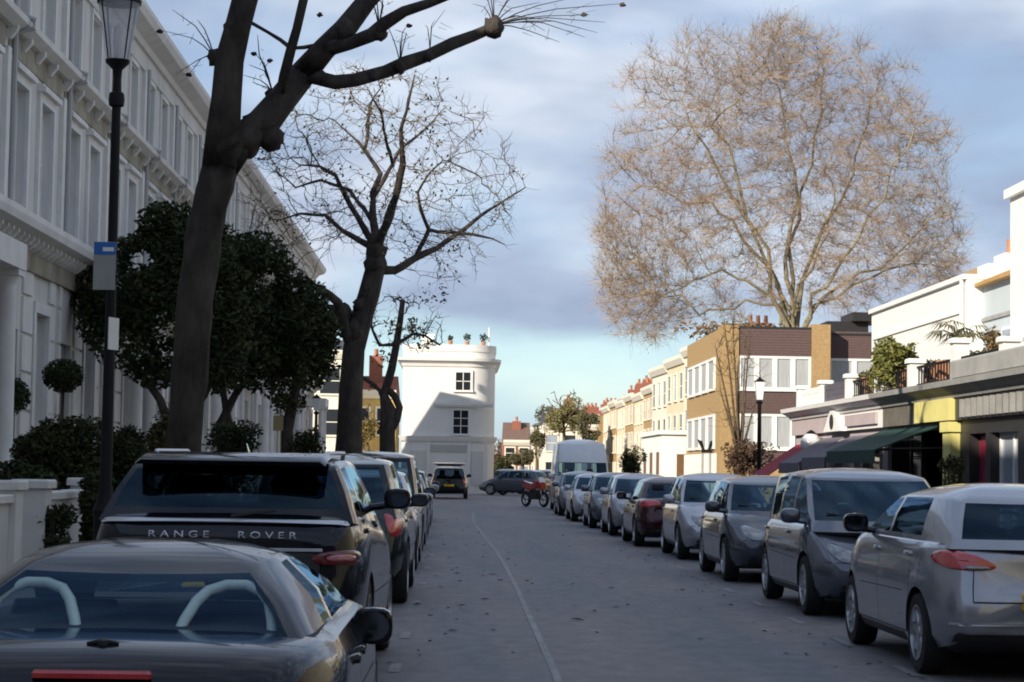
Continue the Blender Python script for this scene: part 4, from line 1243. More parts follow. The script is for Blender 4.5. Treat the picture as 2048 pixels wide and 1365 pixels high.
b = MB(); b.lathe([(.10, -.26), (.13, -.22), (.10, -.18)], (0, 0, 0), 14); b.build('collar', IRON, e, 40)
b = MB(); b.lathe([(.05, .21), (.12, .23), (.03, .30)], (0, 0, 0), 12); b.build('cap', IRON, e, 40)
b = MB(); gx = SX - e.location.x; b.tube([(0, 0, -.24), (.02, 0, -.34), (gx * .6, 0, -.36), (gx + .05, 0, -.30)], .02, 6); b.build('bracket', IRON, e, 40)
# roof terrace piers, balustrade and planting
ZT = 3.05
PIERS = 'white piers along the roof terrace parapet'
px_ = [(28.8, None), (31.7, 'tall white terrace pier above the yellow pillar'), (34.8, 'white terrace pier above the dark open shop'), (37.6, 'white terrace pier beside the bright green bush'), (40.5, 'white terrace pier above the grey awnings'), (43.5, 'white terrace pier above the pinkish shop'), (46.4, 'white terrace pier at the far end, nearest the brick block')]
for y, lab in px_:
    r_ = empty('terrace_pier', (SX - .05, y, ZT), 0, lab or 'white terrace pier above the black shopfront', 'pier', PIERS)
    h = .60 if y == 31.7 else .44
    b = MB(); b.box(-.125, -.125, 0, .125, .125, h); b.build('shaft', WHITE, r_)
    b = MB(); b.bbox(-.165, -.165, h, .165, .165, h + .08, .02); b.build('cap', WHITE, r_)
IRONS = 'iron railings between the terrace piers'
rail_labels = ['dark iron railing at the right edge, behind the grey stone parapet', 'dark iron railing to the left of the tall pier above the yellow pillar', 'dark iron railing under the dark green bush, above the dark open shop',
               'dark iron railing under the bright green bush', 'dark iron railing above the grey awnings', 'dark iron railing at the far end of the roof terrace, above the pinkish shop']
for i_, ((y0, _), (y1, _)) in enumerate(zip(px_, px_[1:])):
    L = y1 - y0
    if i_ in (4, 5):                                  # the two far bays have solid infill
        r_ = empty('parapet_wall', (SX - .05, y0, ZT), 0, ['slate grey boarded parapet between two white piers, above the grey awnings', 'solid white parapet at the far end of the roof terrace'][i_ - 4], 'parapet')
        m_ = (mat('slate boards', (.09, .08, .10), .6, var=.2), WHITE)[i_ - 4]
        for k in range(3):
            b = MB(); b.box(-.05, .15, .02 + .13 * k, .05, L - .15, .145 + .13 * k); b.build('board', m_, r_)
        continue
    r_ = empty('railing', (SX - .05, y0, ZT), 0, rail_labels[min(i_, 5)], 'railing', IRONS)
    b = MB(); b.box(-.02, .15, .34, .02, L - .15, .38); b.build('rail', IRON, r_)
    b = MB(); b.box(-.02, .15, .03, .02, L - .15, .07); b.build('rail', IRON, r_)
    b = MB()
    for k in range(14):
        y = .15 + (L - .30) * (k + .5) / 14; b.box(-.011, y - .011, .07, .011, y + .011, .34)
    b.build('bars', IRON, r_)['kind'] = 'stuff'
# stone coping on the nearest stretch
b = MB(); b.bbox(SX - .28, 26.3, ZT + .02, SX + .2, 31.45, ZT + .30, .03); tag(b.build('parapet_wall', GREYSTONE), 'grey stone parapet above the black shopfront', 'parapet')
# set-back white houses behind the terrace
BRIGHT = mat('bright white render', (.78, .77, .74), .7, var=.03, scale=2)
BLUEGREY = mat('shaded blue render', (.46, .52, .56), .75, var=.05, scale=2)  # shade of the recess is put into this blue grey
e = empty('white_house', (11.0, 29, 0), 0, 'tall white rendered house cut off by the right edge of the photo', 'house')
b = MB(); b.box(0, 0, 0, 9, 10.8, 7.12); b.build('wall', BRIGHT, e)
b = MB(); b.box(-.12, -.1, 7.12, 9, 10.86, 7.3); b.build('coping', BRIGHT, e)
for y in (2.2, 5.4, 8.6):
    f = MB(); f.box(-.05, y - .6, 3.7, -.002, y + .6, 5.4); f.box(-.09, y - .7, 3.6, -.002, y + .7, 3.7); o = f.build('window', WHITE, e)
    p = MB(); p.box(-.056, y - .52, 3.8, -.052, y + .52, 5.3); p.build('pane', DARKGLASS, o)
e = empty('recessed_house', (12.6, 39.81, 0), 0, 'recessed house between two white houses, shade painted into its blue wall, ochre band on top', 'house')
b = MB(); b.box(0, 0, 0, 8, 8.18, 6.1); b.build('wall', BLUEGREY, e)
b = MB(); b.box(-.05, 0, 5.25, -.002, 8.18, 5.34); b.build('string_course', GREYSTONE, e)
b = MB(); b.loft([[(-.22, y, 6.102), (-.22, y, 6.18), (1.6, y, 6.95), (1.6, y, 6.102)] for y in (0, 8.18)], True, True); b.build('roof', mat('ochre tiles', (.42, .25, .09), .8, var=.2, scale=6, bump=.3), e)
for y in (2.2, 5.8):
    f = MB(); f.box(-.05, y - .55, 3.5, -.002, y + .55, 5.0); o = f.build('window', WHITE, e)
    p = MB(); p.box(-.056, y - .47, 3.58, -.052, y + .47, 4.92); p.build('pane', WPANE, o)
e = empty('white_house', (12.2, 48.0, 0), 0, 'bright white rendered house behind the green bush on the roof terrace', 'house')
b = MB(); b.box(0, 0, 0, 8, 11.2, 6.3); b.build('wall', BRIGHT, e)
b = MB(); b.box(-.10, -.02, 6.3, 8, 11.22, 6.42); b.build('coping', BRIGHT, e)
b = MB(); b.box(-.05, .3, 5.5, -.002, 10.9, 5.58); b.build('string_course', BRIGHT, e)
b = MB(); b.tube([(-.07, .2, 3.1), (-.07, .2, 6.3)], .05, 8); b.build('downpipe', BRIGHT, e, 40)
for k, (y, z) in enumerate(((1.0, 6.42), (2.6, 6.42), (3.9, 6.42))):
    c = MB(); c.box(1.2, y, z, 1.9, y + 1.0, z + .55 + .1 * (k == 0)); ch = c.build('chimney', BRIGHT if k < 2 else STOCKBRICK, e)
c = MB(); c.lathe([(.13, 7.0), (.11, 7.4), (.13, 7.45)], (1.5, 1.5, 0), 10); c.build('chimney_pot', POTCLAY, e, 40)
e2 = empty('red_roofed_house', (21, 58, 0), 0, 'house behind the white ones with only its red tiled roof and chimneys showing', 'house')
b = MB(); b.box(0, 0, 0, 9, 20, 9.0); b.build('wall', STOCKBRICK, e2)
b = MB(); b.loft([[(-.3, y, 9.0), (4.5, y, 12.0), (9.3, y, 9.0)] for y in (-.2, 20.2)], True, True); b.build('roof', mat('red tiles', (.30, .085, .05), .85, var=.25, scale=5, bump=.3), e2)
for y in (3, 10, 16):
    b = MB(); b.box(1.2, y, 9.5, 2.0, y + 1.2, 12.4); ch = b.build('chimney', mat('red brick', (.27, .10, .065), .85, var=.2, scale=7), e2)
    for k in range(2):
        c = MB(); c.lathe([(.14, 12.4), (.11, 12.9), (.14, 12.95)], (1.6, y + .35 + .5 * k, 0), 10); c.build('chimney_pot', POTCLAY, ch, 40)

# ------------------------------------------------------------------ the brick and tile block
BRICK_Y = mat('yellow brick', (.29, .185, .08), .85, col2=(.42, .29, .14), scale=9, bump=.25)
TILE_B = mat('hung brown tiles', (.075, .045, .042), .7, col2=(.12, .075, .07), scale=14, bump=.3)
CURT = mat('bright curtain', (.36, .38, .39), .5, var=.22, scale=5, stretch=(6, 6, .3))
e = empty('brick_block', (11.4, 88, .15), 0, 'modern yellow brick block with bands of brown tiles and long white windows', 'apartment block')
b = MB(); b.box(.02, .02, 0, 4.85, 13, 7.72); b.box(4.85, .9, 0, 12, 13, 7.5); b.build('core_wall', BRICK_Y, e)
for x0, x1, y0, zt in ((0, .82, -.12, 7.86), (4.05, 4.86, -.25, 7.95), (4.86, 5.0, .4, 7.6)):
    b = MB(); b.box(x0, y0, 0, x1, .9, zt); b.build('brick_pier', BRICK_Y, e)
BANDS = ((7.72, 6.52), (5.02, 3.96), (2.4, 1.75)); WB = ((6.52, 5.02), (3.96, 2.4))
for x0, x1, y0 in ((.83, 4.04, -.04), (5.01, 9.5, .84)):
    for z1, z0 in BANDS:
        q = MB(); q.box(x0, y0 - .0, z0, x1, y0 + .04, z1)
        band = q.build('tile_band', TILE_B, e)
        n = int((z1 - z0) / .115)
        for k in range(n):
            t = MB(); za = z0 + (z1 - z0) * k / n; zb = z0 + (z1 - z0) * (k + 1) / n
            t.add([(x0, y0 - .022, za), (x1, y0 - .022, za), (x1, y0 - .004, zb), (x0, y0 - .004, zb), (x0, y0 - .004, za), (x1, y0 - .004, za)], [(0, 1, 2, 3), (0, 4, 5, 1), (0, 3, 4), (1, 5, 2)])
            t.build('tile_course', TILE_B, band)
    for z1, z0 in WB:
        n = 4 if x1 - x0 < 4 else 4; w = (x1 - x0) / n
        for k in range(n):
            a, c = x0 + w * k, x0 + w * (k + 1); f = MB(); fy = y0 - .02; fw = .11
            f.box(a, fy, z0, a + fw, fy + .1, z1); f.box(c - fw, fy, z0, c, fy + .1, z1); f.box(a + fw, fy, z0, c - fw, fy + .1, z0 + fw); f.box(a + fw, fy, z1 - fw, c - fw, fy + .1, z1)
            f.box(a - .0, fy - .08, z0 - .06, c, fy, z0)
            o = f.build('window', WHITE, e); p = MB(); p.box(a + fw * .8, fy + .05, z0 + fw * .8, c - fw * .8, fy + .06, z1 - fw * .8); p.build('pane', CURT, o)
b = MB(); b.box(.82, -.06, 7.722, 4.05, .3, 7.82); b.box(5.0, .8, 7.55, 9.5, 1.1, 7.65); b.build('roof_coping', BLACKTRIM, e)
b = MB(); b.box(5.3, 3, 7.5, 7.2, 6, 8.35); b.box(6.4, 2.6, 8.35, 8.0, 5.5, 8.75); b.build('roof_plant_box', BLACKTRIM, e)
# flank of the block towards the street
for z1, z0 in WB:
    for k in range(4):
        ya, yb = 1.6 + 2.7 * k, 3.9 + 2.7 * k; f = MB()
        f.box(-.08, ya, z0, .02, ya + .12, z1); f.box(-.08, yb - .12, z0, .02, yb, z1); f.box(-.08, ya + .12, z0, .02, yb - .12, z0 + .12); f.box(-.08, ya + .12, z1 - .12, .02, yb - .12, z1)
        o = f.build('window', WHITE, e); p = MB(); p.box(-.03, ya + .1, z0 + .1, -.01, yb - .1, z1 - .1); p.build('pane', CURT, o)
b = MB(); b.box(-.10, 1.0, .1, .015, 12.9, 2.2); b.build('white_base', BRIGHT, e)

# ------------------------------------------------------------------ white shops and cream houses beyond
e = empty('white_shop', (10.3, 102.5, 0), 0, 'low bright white shop with a dark doorway, left of the brick block', 'shop')
b = MB(); b.box(0, 0, 0, 4, 11, 3.4); b.build('wall', BRIGHT, e)
b = MB(); b.box(-.15, -.15, 3.4, 4, 11.1, 3.62); b.build('coping', BRIGHT, e)
for y in (1.0, 4.6, 8.2):
    b = MB(); b.box(-.03, y, .1, -.004, y + 1.3, 2.5); b.build('door', mat('brown door', (.16, .09, .04), .5, var=.2), e)
b = MB(); b.box(.8, -.04, .1, 1.9, -.004, 2.4); b.build('door', mat('brown door', (.16, .09, .04)), e)
CREAM = mat('cream render', (.62, .50, .32), .75, col2=(.72, .62, .46), scale=1.2, bump=.1)
CREAMW = mat('cream white render', (.70, .66, .56), .75, var=.06, scale=1.2)
REDTILE = MATS['red tiles']
REDBRICK = MATS['red brick']
def far_house(loc, rz, L, depth, zt, floors, nwin, m_wall, label, grp, roof_m=ROOFSLATE, ridge=1.5, chim=2, ch_h=1.3):
    r_ = empty('far_house', loc, rz, label, 'house', grp)
    b = MB(); b.box(0, 0, 0, depth, L, zt); b.build('wall', m_wall, r_)
    b = MB(); b.loft([[(-.15, y, zt), (depth / 2, y, zt + ridge), (depth + .15, y, zt)] for y in (.01, L - .01)], True, True); b.build('roof', roof_m, r_)
    b = MB(); b.loft([[(-.002, y, zt - .45), (-.12, y, zt - .45), (-.3, y, zt - .12), (-.3, y, zt + .1), (-.002, y, zt + .12)] for y in (0, L)], True, True); b.build('cornice', CREAMW, r_)
    fh = (zt - .9) / floors
    for f_ in range(floors):
        for k in range(nwin):
            y = L * (k + .5) / nwin; za = .6 + fh * f_ + (.25 if f_ else .1); zb = za + fh * .62
            f = MB(); w = min(.62, L / nwin * .32)
            f.box(-.07, y - w - .12, za - .12, -.003, y - w, zb + .14); f.box(-.07, y + w, za - .12, -.003, y + w + .12, zb + .14); f.box(-.07, y - w, zb, -.003, y + w, zb + .14); f.box(-.11, y - w, za - .12, -.003, y + w, za)
            f.box(-.05, y - w, (za + zb) / 2 - .03, -.003, y + w, (za + zb) / 2 + .03)
            o = f.build('window', CREAMW, r_); p = MB(); p.box(-.025, y - w, za, -.01, y + w, zb); p.build('pane', DARKGLASS if (k + f_) % 3 else WPANE, o)
    for k in range(chim):
        y = L * k / max(1, chim - 1) if chim > 1 else L / 2; y = min(L - .5, max(.5, y))
        c = MB(); c.box(depth * .3, y - .42, zt, depth * .3 + 1.5, y + .42, zt + ridge + ch_h); ch = c.build('chimney', REDBRICK, r_)
        for j in range(3):
            p = MB(); p.lathe([(.14, zt + ridge + ch_h), (.11, zt + ridge + ch_h + .4), (.14, zt + ridge + ch_h + .45)], (depth * .3 + .3 + .45 * j, y, 0), 8); p.build('chimney_pot', POTCLAY, ch, 40)
    return r_
CR = 'cream rendered houses beyond the brick block'
far_house((13.9, 114, 0), R(2), 8.0, 8, 8.9, 3, 3, CREAMW, 'tall cream house with white front, next beyond the brick block', CR, ridge=.5, ch_h=.7)
far_house((13.7, 122.1, 0), R(2), 8.0, 8, 8.6, 3, 3, CREAM, 'second tall cream house beyond the brick block', CR, ridge=.5, ch_h=.7)
far_house((13.5, 130.2, 0), R(2), 8.0, 8, 8.4, 3, 3, CREAMW, 'third tall cream house, the last before the lower red-roofed row', CR, ridge=.5, ch_h=.7)
RW = 'yellow brick houses with red roofs far down the right side'
for k in range(7):
    far_house((14.4 - .02 * k, 140 + 8.6 * k, 0), 0, 8.5, 8, 7.6 + .25 * (k % 2), 3, 3, [CREAM, BRICK_Y][k % 2], ['first yellow house of the far red-roofed row, beside the tall cream houses', 'second yellow house of the far red-roofed row'][k] if k < 2 else 'yellow house with a red roof far down the right side, above the white van', RW, REDTILE, 1.5, ch_h=.45)

for k in range(4):
    far_house((14.0 - 1.35 * k, 202 + 10.6 * k, 0), R(7), 10.4, 8, 7.0 - .2 * k, 3, 4, [BRICK_Y, CREAM][k % 2], ['last but three yellow house where the far row bends left', 'cream house where the far row bends left', 'yellow house nearly at the far end of the bending row', 'cream house closing the far end of the bending row'][k], RW, REDTILE, 1.3, ch_h=.4)

# ------------------------------------------------------------------ white corner building at the end
e = empty('corner_building', (-3.45, 117.6, 0), 0, 'white three storey building with a rounded corner at the end of the street', 'building')
WCB = mat('corner white', (.74, .73, .70), .7, var=.05, scale=1.0, bump=.06)
W5 = 5.45; RC = 1.55
def plan(off, z):
    """street outline with its rounded right corner"""
    pts = [(-off, -off + 1.2 * 0, z)]
    for k in range(11):
        a = R(-90 + 9 * k); pts.append((W5 - RC + (RC + off) * math.cos(a), RC + (RC + off) * math.sin(a), z))
    pts += [(W5 + off, 14, z), (-off, 14, z)]
    return pts
def slab(nm, z0, z1, o0, o1=None):
    b = MB(); b.loft([plan(o0, z0), plan(o0 if o1 is None else o1, z1)], True, True); return b.build(nm, WCB, e, 30)
b = MB(); b.loft([plan(0, 0), plan(0, 8.35)], True, True); b.build('wall', WCB, e, 30)
slab('plinth', 0, .45, .05); slab('string_course', 3.05, 3.22, .10, .16); slab('string_course', 3.222, 3.36, .16, .20)
for z0, z1, a, c in ((7.45, 7.62, .06, .10), (7.622, 7.78, .10, .30), (7.782, 7.95, .34, .36)): slab('cornice', z0, z1, a, c)
slab('parapet', 8.351, 8.75, .05)
# windows on the front with a pediment between
def front_window(xc, w, za, zb, rows):
    f = MB(); y = -.03
    f.box(xc - w - .13, y - .05, za - .12, xc - w, -.003, zb + .13); f.box(xc + w, y - .05, za - .12, xc + w + .13, -.003, zb + .13); f.box(xc - w, y - .05, zb, xc + w, -.003, zb + .13); f.box(xc - w - .16, y - .11, za - .12, xc + w + .16, -.003, za)
    f.box(xc - .025, y - .02, za, xc + .025, -.004, zb)
    for r in range(1, rows): f.box(xc - w, y - .02, za + (zb - za) * r / rows - .022, xc + w, -.004, za + (zb - za) * r / rows + .022)
    o = f.build('window', WCB, e); p = MB(); p.box(xc - w, y + .004, za, xc + w, y + .012, zb); p.build('pane', DARKGLASS, o)
front_window(3.55, .43, 6.08, 7.12, 2)
front_window(3.45, .43, 3.52, 4.88, 3)
b = MB(); b.box(1.9, -.26, 5.18, 5.35, -.003, 5.32); b.box(1.95, -.20, 5.08, 5.30, -.003, 5.178); b.build('window_hood', WCB, e)
b = MB(); b.prism([(2.75, 5.322), (4.25, 5.322), (3.5, 5.62)], 'y', -.24, -.004); b.build('pediment', WCB, e)
# shop level openings
for x0, x1 in ((.5, 1.4), (4.1, 4.8)):
    b = MB(); b.box(x0, -.03, .5, x1, -.004, 2.5); b.build('shop_window', mat('pale board', (.60, .60, .58), .5, var=.08), e)
b = MB(); b.box(1.7, -.07, 2.45, 3.8, -.004, 2.85); b.build('sign_board', mat('faded board', (.45, .44, .42), .7), e)
for x0 in (.2, 1.48, 3.85, 4.85):
    b = MB(); b.box(x0, -.07, .45, x0 + .2, -.004, 3.04); b.build('pilaster', WCB, e)
# things standing on its flat roof
c = MB(); c.box(1.0, 1.6, 8.75, 1.75, 2.6, 9.35); c.box(.95, 1.55, 9.35, 1.8, 2.65, 9.45); c.build('chimney', WCB, e)
for k, (x, y, s) in enumerate(((2.75, 1.0, .17), (3.75, 1.3, .24), (4.72, 1.5, .27))):
    q = empty('potted_plant', (-3.45 + x, 117.6 + y, 8.76), 0, ['small potted plant on the roof of the white corner building, leftmost', 'taller potted plant in the middle of the white corner building roof', 'round dark potted plant near the rounded corner of the white roof'][k], 'plant', 'potted plants on the corner building roof')
    b = MB(); b.lathe([(.10, 0), (.15, .26), (.16, .28)], (0, 0, 0), 10); b.build('pot', POTCLAY, q, 40)
    b = MB(); rnd = random.Random(k)
    for _ in range(90):
        d = Vector((rnd.gauss(0, 1), rnd.gauss(0, 1), rnd.gauss(0, 1))).normalized() * s * rnd.uniform(.4, 1); c0 = Vector((0, 0, .28 + s)) + d
        u = Vector((rnd.gauss(0, 1), rnd.gauss(0, 1), rnd.gauss(0, 1))).normalized() * .06; v = u.orthogonal().normalized() * .05
        b.add([c0 - u, c0 - v, c0 + u, c0 + v], [(0, 1, 2, 3)])
    b.build('foliage', mat('pot plant leaf', (.035, .055, .03), .7, var=.4, scale=3), q)
b = MB(); b.tube([(5.05, 1.6, 8.75), (5.05, 1.6, 9.9)], .05, 6); b.build('roof_pole', WHITE, e)
far_house((-7.4, 128, 0), R(90), 8.0, 8, 8.8, 3, 4, CREAMW, 'white house across the side street, glimpsed between the left tree trunks', None, ROOFSLATE, 1.0, chim=1)
# sunlit yellow building left of it
far_house((-4.25, 131, 0), R(90), 3.0, 8, 6.4, 2, 2, mat('golden render', (.52, .36, .13), .8, var=.2, scale=1.0), 'low golden yellow house showing between the trunks left of the corner building', None, REDTILE, 1.2, chim=1)

# ------------------------------------------------------------------ far end of the street
far_house((6.9, 196, 0), R(90), 2.7, 8, 4.2, 2, 2, REDBRICK, 'small red brown gabled house at the far end of the street', None, mat('brown tiles', (.16, .10, .08), .85, var=.2, scale=4), 1.9, chim=1, ch_h=.1)
far_house((12.6, 185, 0), R(90), 5.0, 8, 5.6, 2, 3, CREAMW, 'pale cream house at the far end behind the yellow green tree', None, ROOFSLATE, 1.2, chim=1)
# ------------------------------------------------------------------ trees
class Skeleton:
    def __init__(s):
        s.p = []; s.par = []; s.r = []
    def add(s, p, par, r=0.0):
        s.p.append(Vector(p)); s.par.append(par); s.r.append(r); return len(s.p) - 1
    def limb(s, pts, r0, r1, par=-1, step=.3):
        """explicit limb through pts with hand-set thickness"""
        last = par; n = len(pts)
        for i, p in enumerate(pts):
            t = i / max(1, n - 1); r = r0 + (r1 - r0) * t
            if last >= 0 and i > 0:
                d = (Vector(p) - s.p[last]).length; m = max(1, int(d / step)); q0 = s.p[last].copy(); rr0 = s.r[last]
                for k in range(1, m): last = s.add(q0.lerp(Vector(p), k / m), last, rr0 + (r - rr0) * k / m)
            last = s.add(p, last, r)
        return last
    def nearest(s, p):
        p = Vector(p); return min(range(len(s.p)), key=lambda i: (s.p[i] - p).length_squared)
    def colonize(s, attr, step, infl, kill, iters=90, up=.0, rnd=None, wig=.12):
        rnd = rnd or random.Random(1)
        alive = [True] * len(attr)
        for it in range(iters):
            kd = kdtree.KDTree(len(s.p))
            for i, p in enumerate(s.p): kd.insert(p, i)
            kd.balance(); pull = {}
            for k, a in enumerate(attr):
                if not alive[k]: continue
                q, i, d = kd.find(a)
                if d < kill: alive[k] = False; continue
                if d < infl: pull.setdefault(i, []).append((a - q).normalized())
            if not pull: break
            for i, ds in pull.items():
                d = sum(ds, Vector()) / len(ds) + Vector((rnd.gauss(0, wig), rnd.gauss(0, wig), rnd.gauss(0, wig) + up))
                if d.length < 1e-4: continue
                s.add(s.p[i] + d.normalized() * step, i)
    def thickness(s, tip, ex=2.4):
        n = len(s.p); acc = [0.0] * n; kids = [0] * n
        for i in range(n - 1, -1, -1):
            v = acc[i] if kids[i] else tip ** ex
            r = v ** (1 / ex)
            if s.r[i] == 0: s.r[i] = max(tip, r)
            if s.par[i] >= 0: acc[s.par[i]] += v; kids[s.par[i]] += 1
        s.kids = kids
    def paths(s):
        n = len(s.p); ch = [[] for _ in range(n)]
        for i, q in enumerate(s.par):
            if q >= 0: ch[q].append(i)
        out = []; st = [(i, None) for i in range(n) if s.par[i] < 0]
        while st:
            i, pre = st.pop(); path = [pre, i] if pre is not None else [i]
            while ch[i]:
                c = sorted(ch[i], key=lambda k: -s.r[k])
                for k in c[1:]: st.append((k, i))
                i = c[0]; path.append(i)
            out.append(path)
        return out
    def mesh(s, mb_big, mb_small, lim, nbig=9):
        for path in s.paths():
            if len(path) < 2: continue
            rs = [s.r[i] for i in path]
            if len(path) > 1 and s.par[path[1]] == path[0]: rs[0] = min(rs[0], rs[1] * 1.35)
            big = max(rs) > lim
            (mb_big if big else mb_small).tube([s.p[i] for i in path], rs, nbig if max(rs) > lim * 2.5 else (6 if big else 4), False)
def twigs(mb, sk, rnd, rmax, per, ln, th, up=.35, droop=0, spread=1.0, centre=None):
    for i, p in enumerate(sk.p):
        if sk.r[i] > rmax: continue
        k = int(per) + (rnd.random() < per - int(per))
        base = (p - sk.p[sk.par[i]]).normalized() if sk.par[i] >= 0 else Vector((0, 0, 1))
        for _ in range(k):
            d = (base + Vector((rnd.gauss(0, spread), rnd.gauss(0, spread), rnd.gauss(0, spread) * .7 + up))).normalized()
            l = ln * rnd.uniform(.5, 1.3); q = p + d * l * .5 + Vector((rnd.gauss(0, .05), rnd.gauss(0, .05), rnd.gauss(0, .05))) * l
            e = q + (d + Vector((0, 0, -droop)) + Vector((rnd.gauss(0, .3), rnd.gauss(0, .3), rnd.gauss(0, .3)))).normalized() * l * .5
            mb.tube([p, q, e], [th, th * .8, th * .4], 3, False)
def leafcloud(mb, rnd, n, centres, size, clump=.0, fold=.25):
    """leaf blades spread through the volume of a set of (centre, radii) lumps"""
    tot = sum(c[1][0] * c[1][1] * c[1][2] for c in centres)
    for c, rad in centres:
        m = int(n * rad[0] * rad[1] * rad[2] / tot)
        for _ in range(m):
            d = Vector((rnd.gauss(0, 1), rnd.gauss(0, 1), rnd.gauss(0, 1))).normalized()
            t = rnd.random() ** .45
            p = Vector(c) + Vector((d.x * rad[0], d.y * rad[1], d.z * rad[2])) * t
            if noise.noise(p * 1.1) < clump - rnd.random() * .15: continue
            s_ = size * rnd.uniform(.6, 1.3)
            u = Vector((rnd.gauss(0, 1), rnd.gauss(0, 1), rnd.gauss(0, .7))).normalized(); v = u.cross(Vector((rnd.gauss(0, 1), rnd.gauss(0, 1), rnd.gauss(0, 1)))).normalized()
            w = u.cross(v) * fold * s_
            mb.add([p - u * s_, p - v * s_ * .45 + w, p + u * s_, p + v * s_ * .45 + w], [(0, 1, 2), (0, 2, 3)])
def tree_obj(name, base, label, cat='tree', group=None):
    return empty(name, base, 0, label, cat, group)
def gnarl(mb, amp, f):
    mb.v = [tuple(Vector(p) + noise.noise_vector(Vector(p) * f) * amp + noise.noise_vector(Vector(p) * f * 3) * amp * .4) for p in mb.v]
def put(o_root, name, mb, m_, smooth=None, kind=None):
    if not mb.v: return None
    b = o_root.location; mb.v = [(x - b.x, y - b.y, z - b.z) for x, y, z in mb.v]
    o = mb.build(name, m_, o_root, None)
    if smooth: o.data.shade_smooth()
    if kind: o['kind'] = kind
    return o
def pxl(Y, pts):
    """points seen at those photograph pixels on trees Y metres away; a third number moves a point nearer or farther"""
    return [at(p[0], p[1], Y + (p[2] if len(p) > 2 else 0)) for p in pts]

# --- the pollarded street tree beyond the estate car
Y1 = 25.0
sk = Skeleton(); rnd = random.Random(11); s1 = FPX / Y1
trunk_px = [(366, 950), (369, 880), (378, 760), (392, 600), (403, 500), (420, 410), (443, 332)]
base = at(362, 1120, Y1); base.z = .11
pts = [base] + pxl(Y1, trunk_px)
wid = [46, 35, 35, 36, 37, 37, 36, 36]
last = sk.add(pts[0], -1, wid[0] / s1)
for p0, p1, w0, w1 in zip(pts, pts[1:], wid, wid[1:]):
    for k in range(1, 5): last = sk.add(p0.lerp(p1, k / 4), last, (w0 + (w1 - w0) * k / 4) / s1)
def limb_px(par, pts, w0, w1, dy=0.0):
    return sk.limb([sk.p[par]] + [at(x, y, Y1 + dy * (i + 1) / len(pts)) for i, (x, y) in enumerate(pts)], w0 * .80 / s1, w1 * .80 / s1, par)
fork = last
L1 = limb_px(fork, [(447, 260), (455, 200), (458, 120), (478, 50), (497, -20), (520, -100), (540, -220)], 47, 25, -.5)
R0 = limb_px(fork, [(475, 290), (525, 248), (560, 205), (605, 150)], 46, 34, .3)
R1 = limb_px(R0, [(650, 100), (690, 60), (735, 5), (790, -60), (830, -160)], 34, 22, .6)
b1 = limb_px(sk.nearest(at(618, 165, Y1)), [(670, 166), (710, 158), (770, 145), (810, 130), (860, 108), (905, 88), (950, 72), (988, 55)], 19, 13, .8)
b2 = limb_px(sk.nearest(at(655, 100, Y1)), [(700, 88), (742, 70), (768, 48), (810, 22), (860, 8), (905, -12)], 20, 12, -.6)
b3 = limb_px(sk.nearest(at(560, 205, Y1)), [(568, 150), (583, 100), (592, 60), (606, 0), (615, -60)], 14, 10, -.4)
b4 = limb_px(sk.nearest(at(583, 100, Y1)), [(560, 82), (535, 64), (505, 46)], 6, 5, -.2)
b5 = limb_px(sk.nearest(at(583, 100, Y1)), [(610, 98), (645, 88)], 5, 5, .2)
t1 = tree_obj('street_tree', base, 'thick dark pollarded street tree with knobbly bare branches, beside the lamp post')
big = MB(); small = MB(); sk.mesh(big, big, .02, 12)
for (x, y, r) in ((538, 276, 27), (429, 116, 20), (447, 285, 35), (492, 282, 36), (452, 235, 31), (520, 252, 33), (988, 55, 21), (758, 66, 17), (545, 188, 13), (800, 137, 12), (455, 312, 34), (745, 150, 12), (858, 115, 9), (640, 158, 15), (690, 62, 21), (470, 60, 25)):
    n0 = sk.p[sk.nearest(at(x, y, Y1))]; c = at(x, y, n0.y); big.ball(c, r / s1, 10, 8, (1, 1, .95), .55)
def spray(x, y, Yd, ends, th):
    c = at(x, y, Yd)
    for ex, ey in ends:
        e = at(ex, ey, Yd + rnd.uniform(-.5, .5)); mid = c.lerp(e, .5) + Vector((rnd.gauss(0, .05), rnd.gauss(0, .08), .02 + .12 * rnd.random()))
        small.tube([c, c.lerp(mid, .5) + Vector((0, 0, .02)), mid, mid.lerp(e, .55), e], [th, th * .85, th * .7, th * .55, th * .3], 4, False)
        for _ in range(2):
            t = rnd.uniform(.4, .8); q = c.lerp(e, t); f = q + (e - c).length * .28 * Vector((rnd.uniform(-.4, 1), rnd.uniform(-.3, .3), rnd.uniform(-.5, .8)))
            small.tube([q, q.lerp(f, .5), f], [th * .45, th * .35, th * .2], 3, False)
kn = at(988, 55, Y1 + .8).y
spray(988, 50, kn, [(1105, 42), (1180, 30), (1240, 8), (1195, 66), (1120, 85), (1080, 5), (1050, -30), (1010, -40), (985, -30), (960, -25), (1030, -10), (1150, -5), (1170, 75), (945, 8), (1090, 62), (1210, 45)], .0085)
spray(545, 185, sk.p[R0].y, [(508, 105), (498, 130), (515, 70), (485, 150), (505, 165)], .010)
spray(758, 55, Y1 - .3, [(745, -20), (765, -30), (735, 0), (780, -10)], .010)
spray(800, 125, Y1 + .4, [(790, 60), (770, 40), (815, 50), (830, 70)], .008)
spray(428, 112, Y1 - .1, [(350, 150), (320, 60), (378, 150), (395, 40), (345, 20)], .009)
spray(860, 100, Y1 + .5, [(870, 40), (890, 20), (850, 50)], .007)
for (x, y) in ((1245, 10), (320, 63), (378, 150), (1168, 30), (508, 108), (540, 122), (640, 30), (818, 52)):
    small.ball(at(x, y, Y1 + rnd.uniform(-.3, .3)), .035, 6, 5, (1.2, 1, .8), .6)
gnarl(big, .035, 2.6)
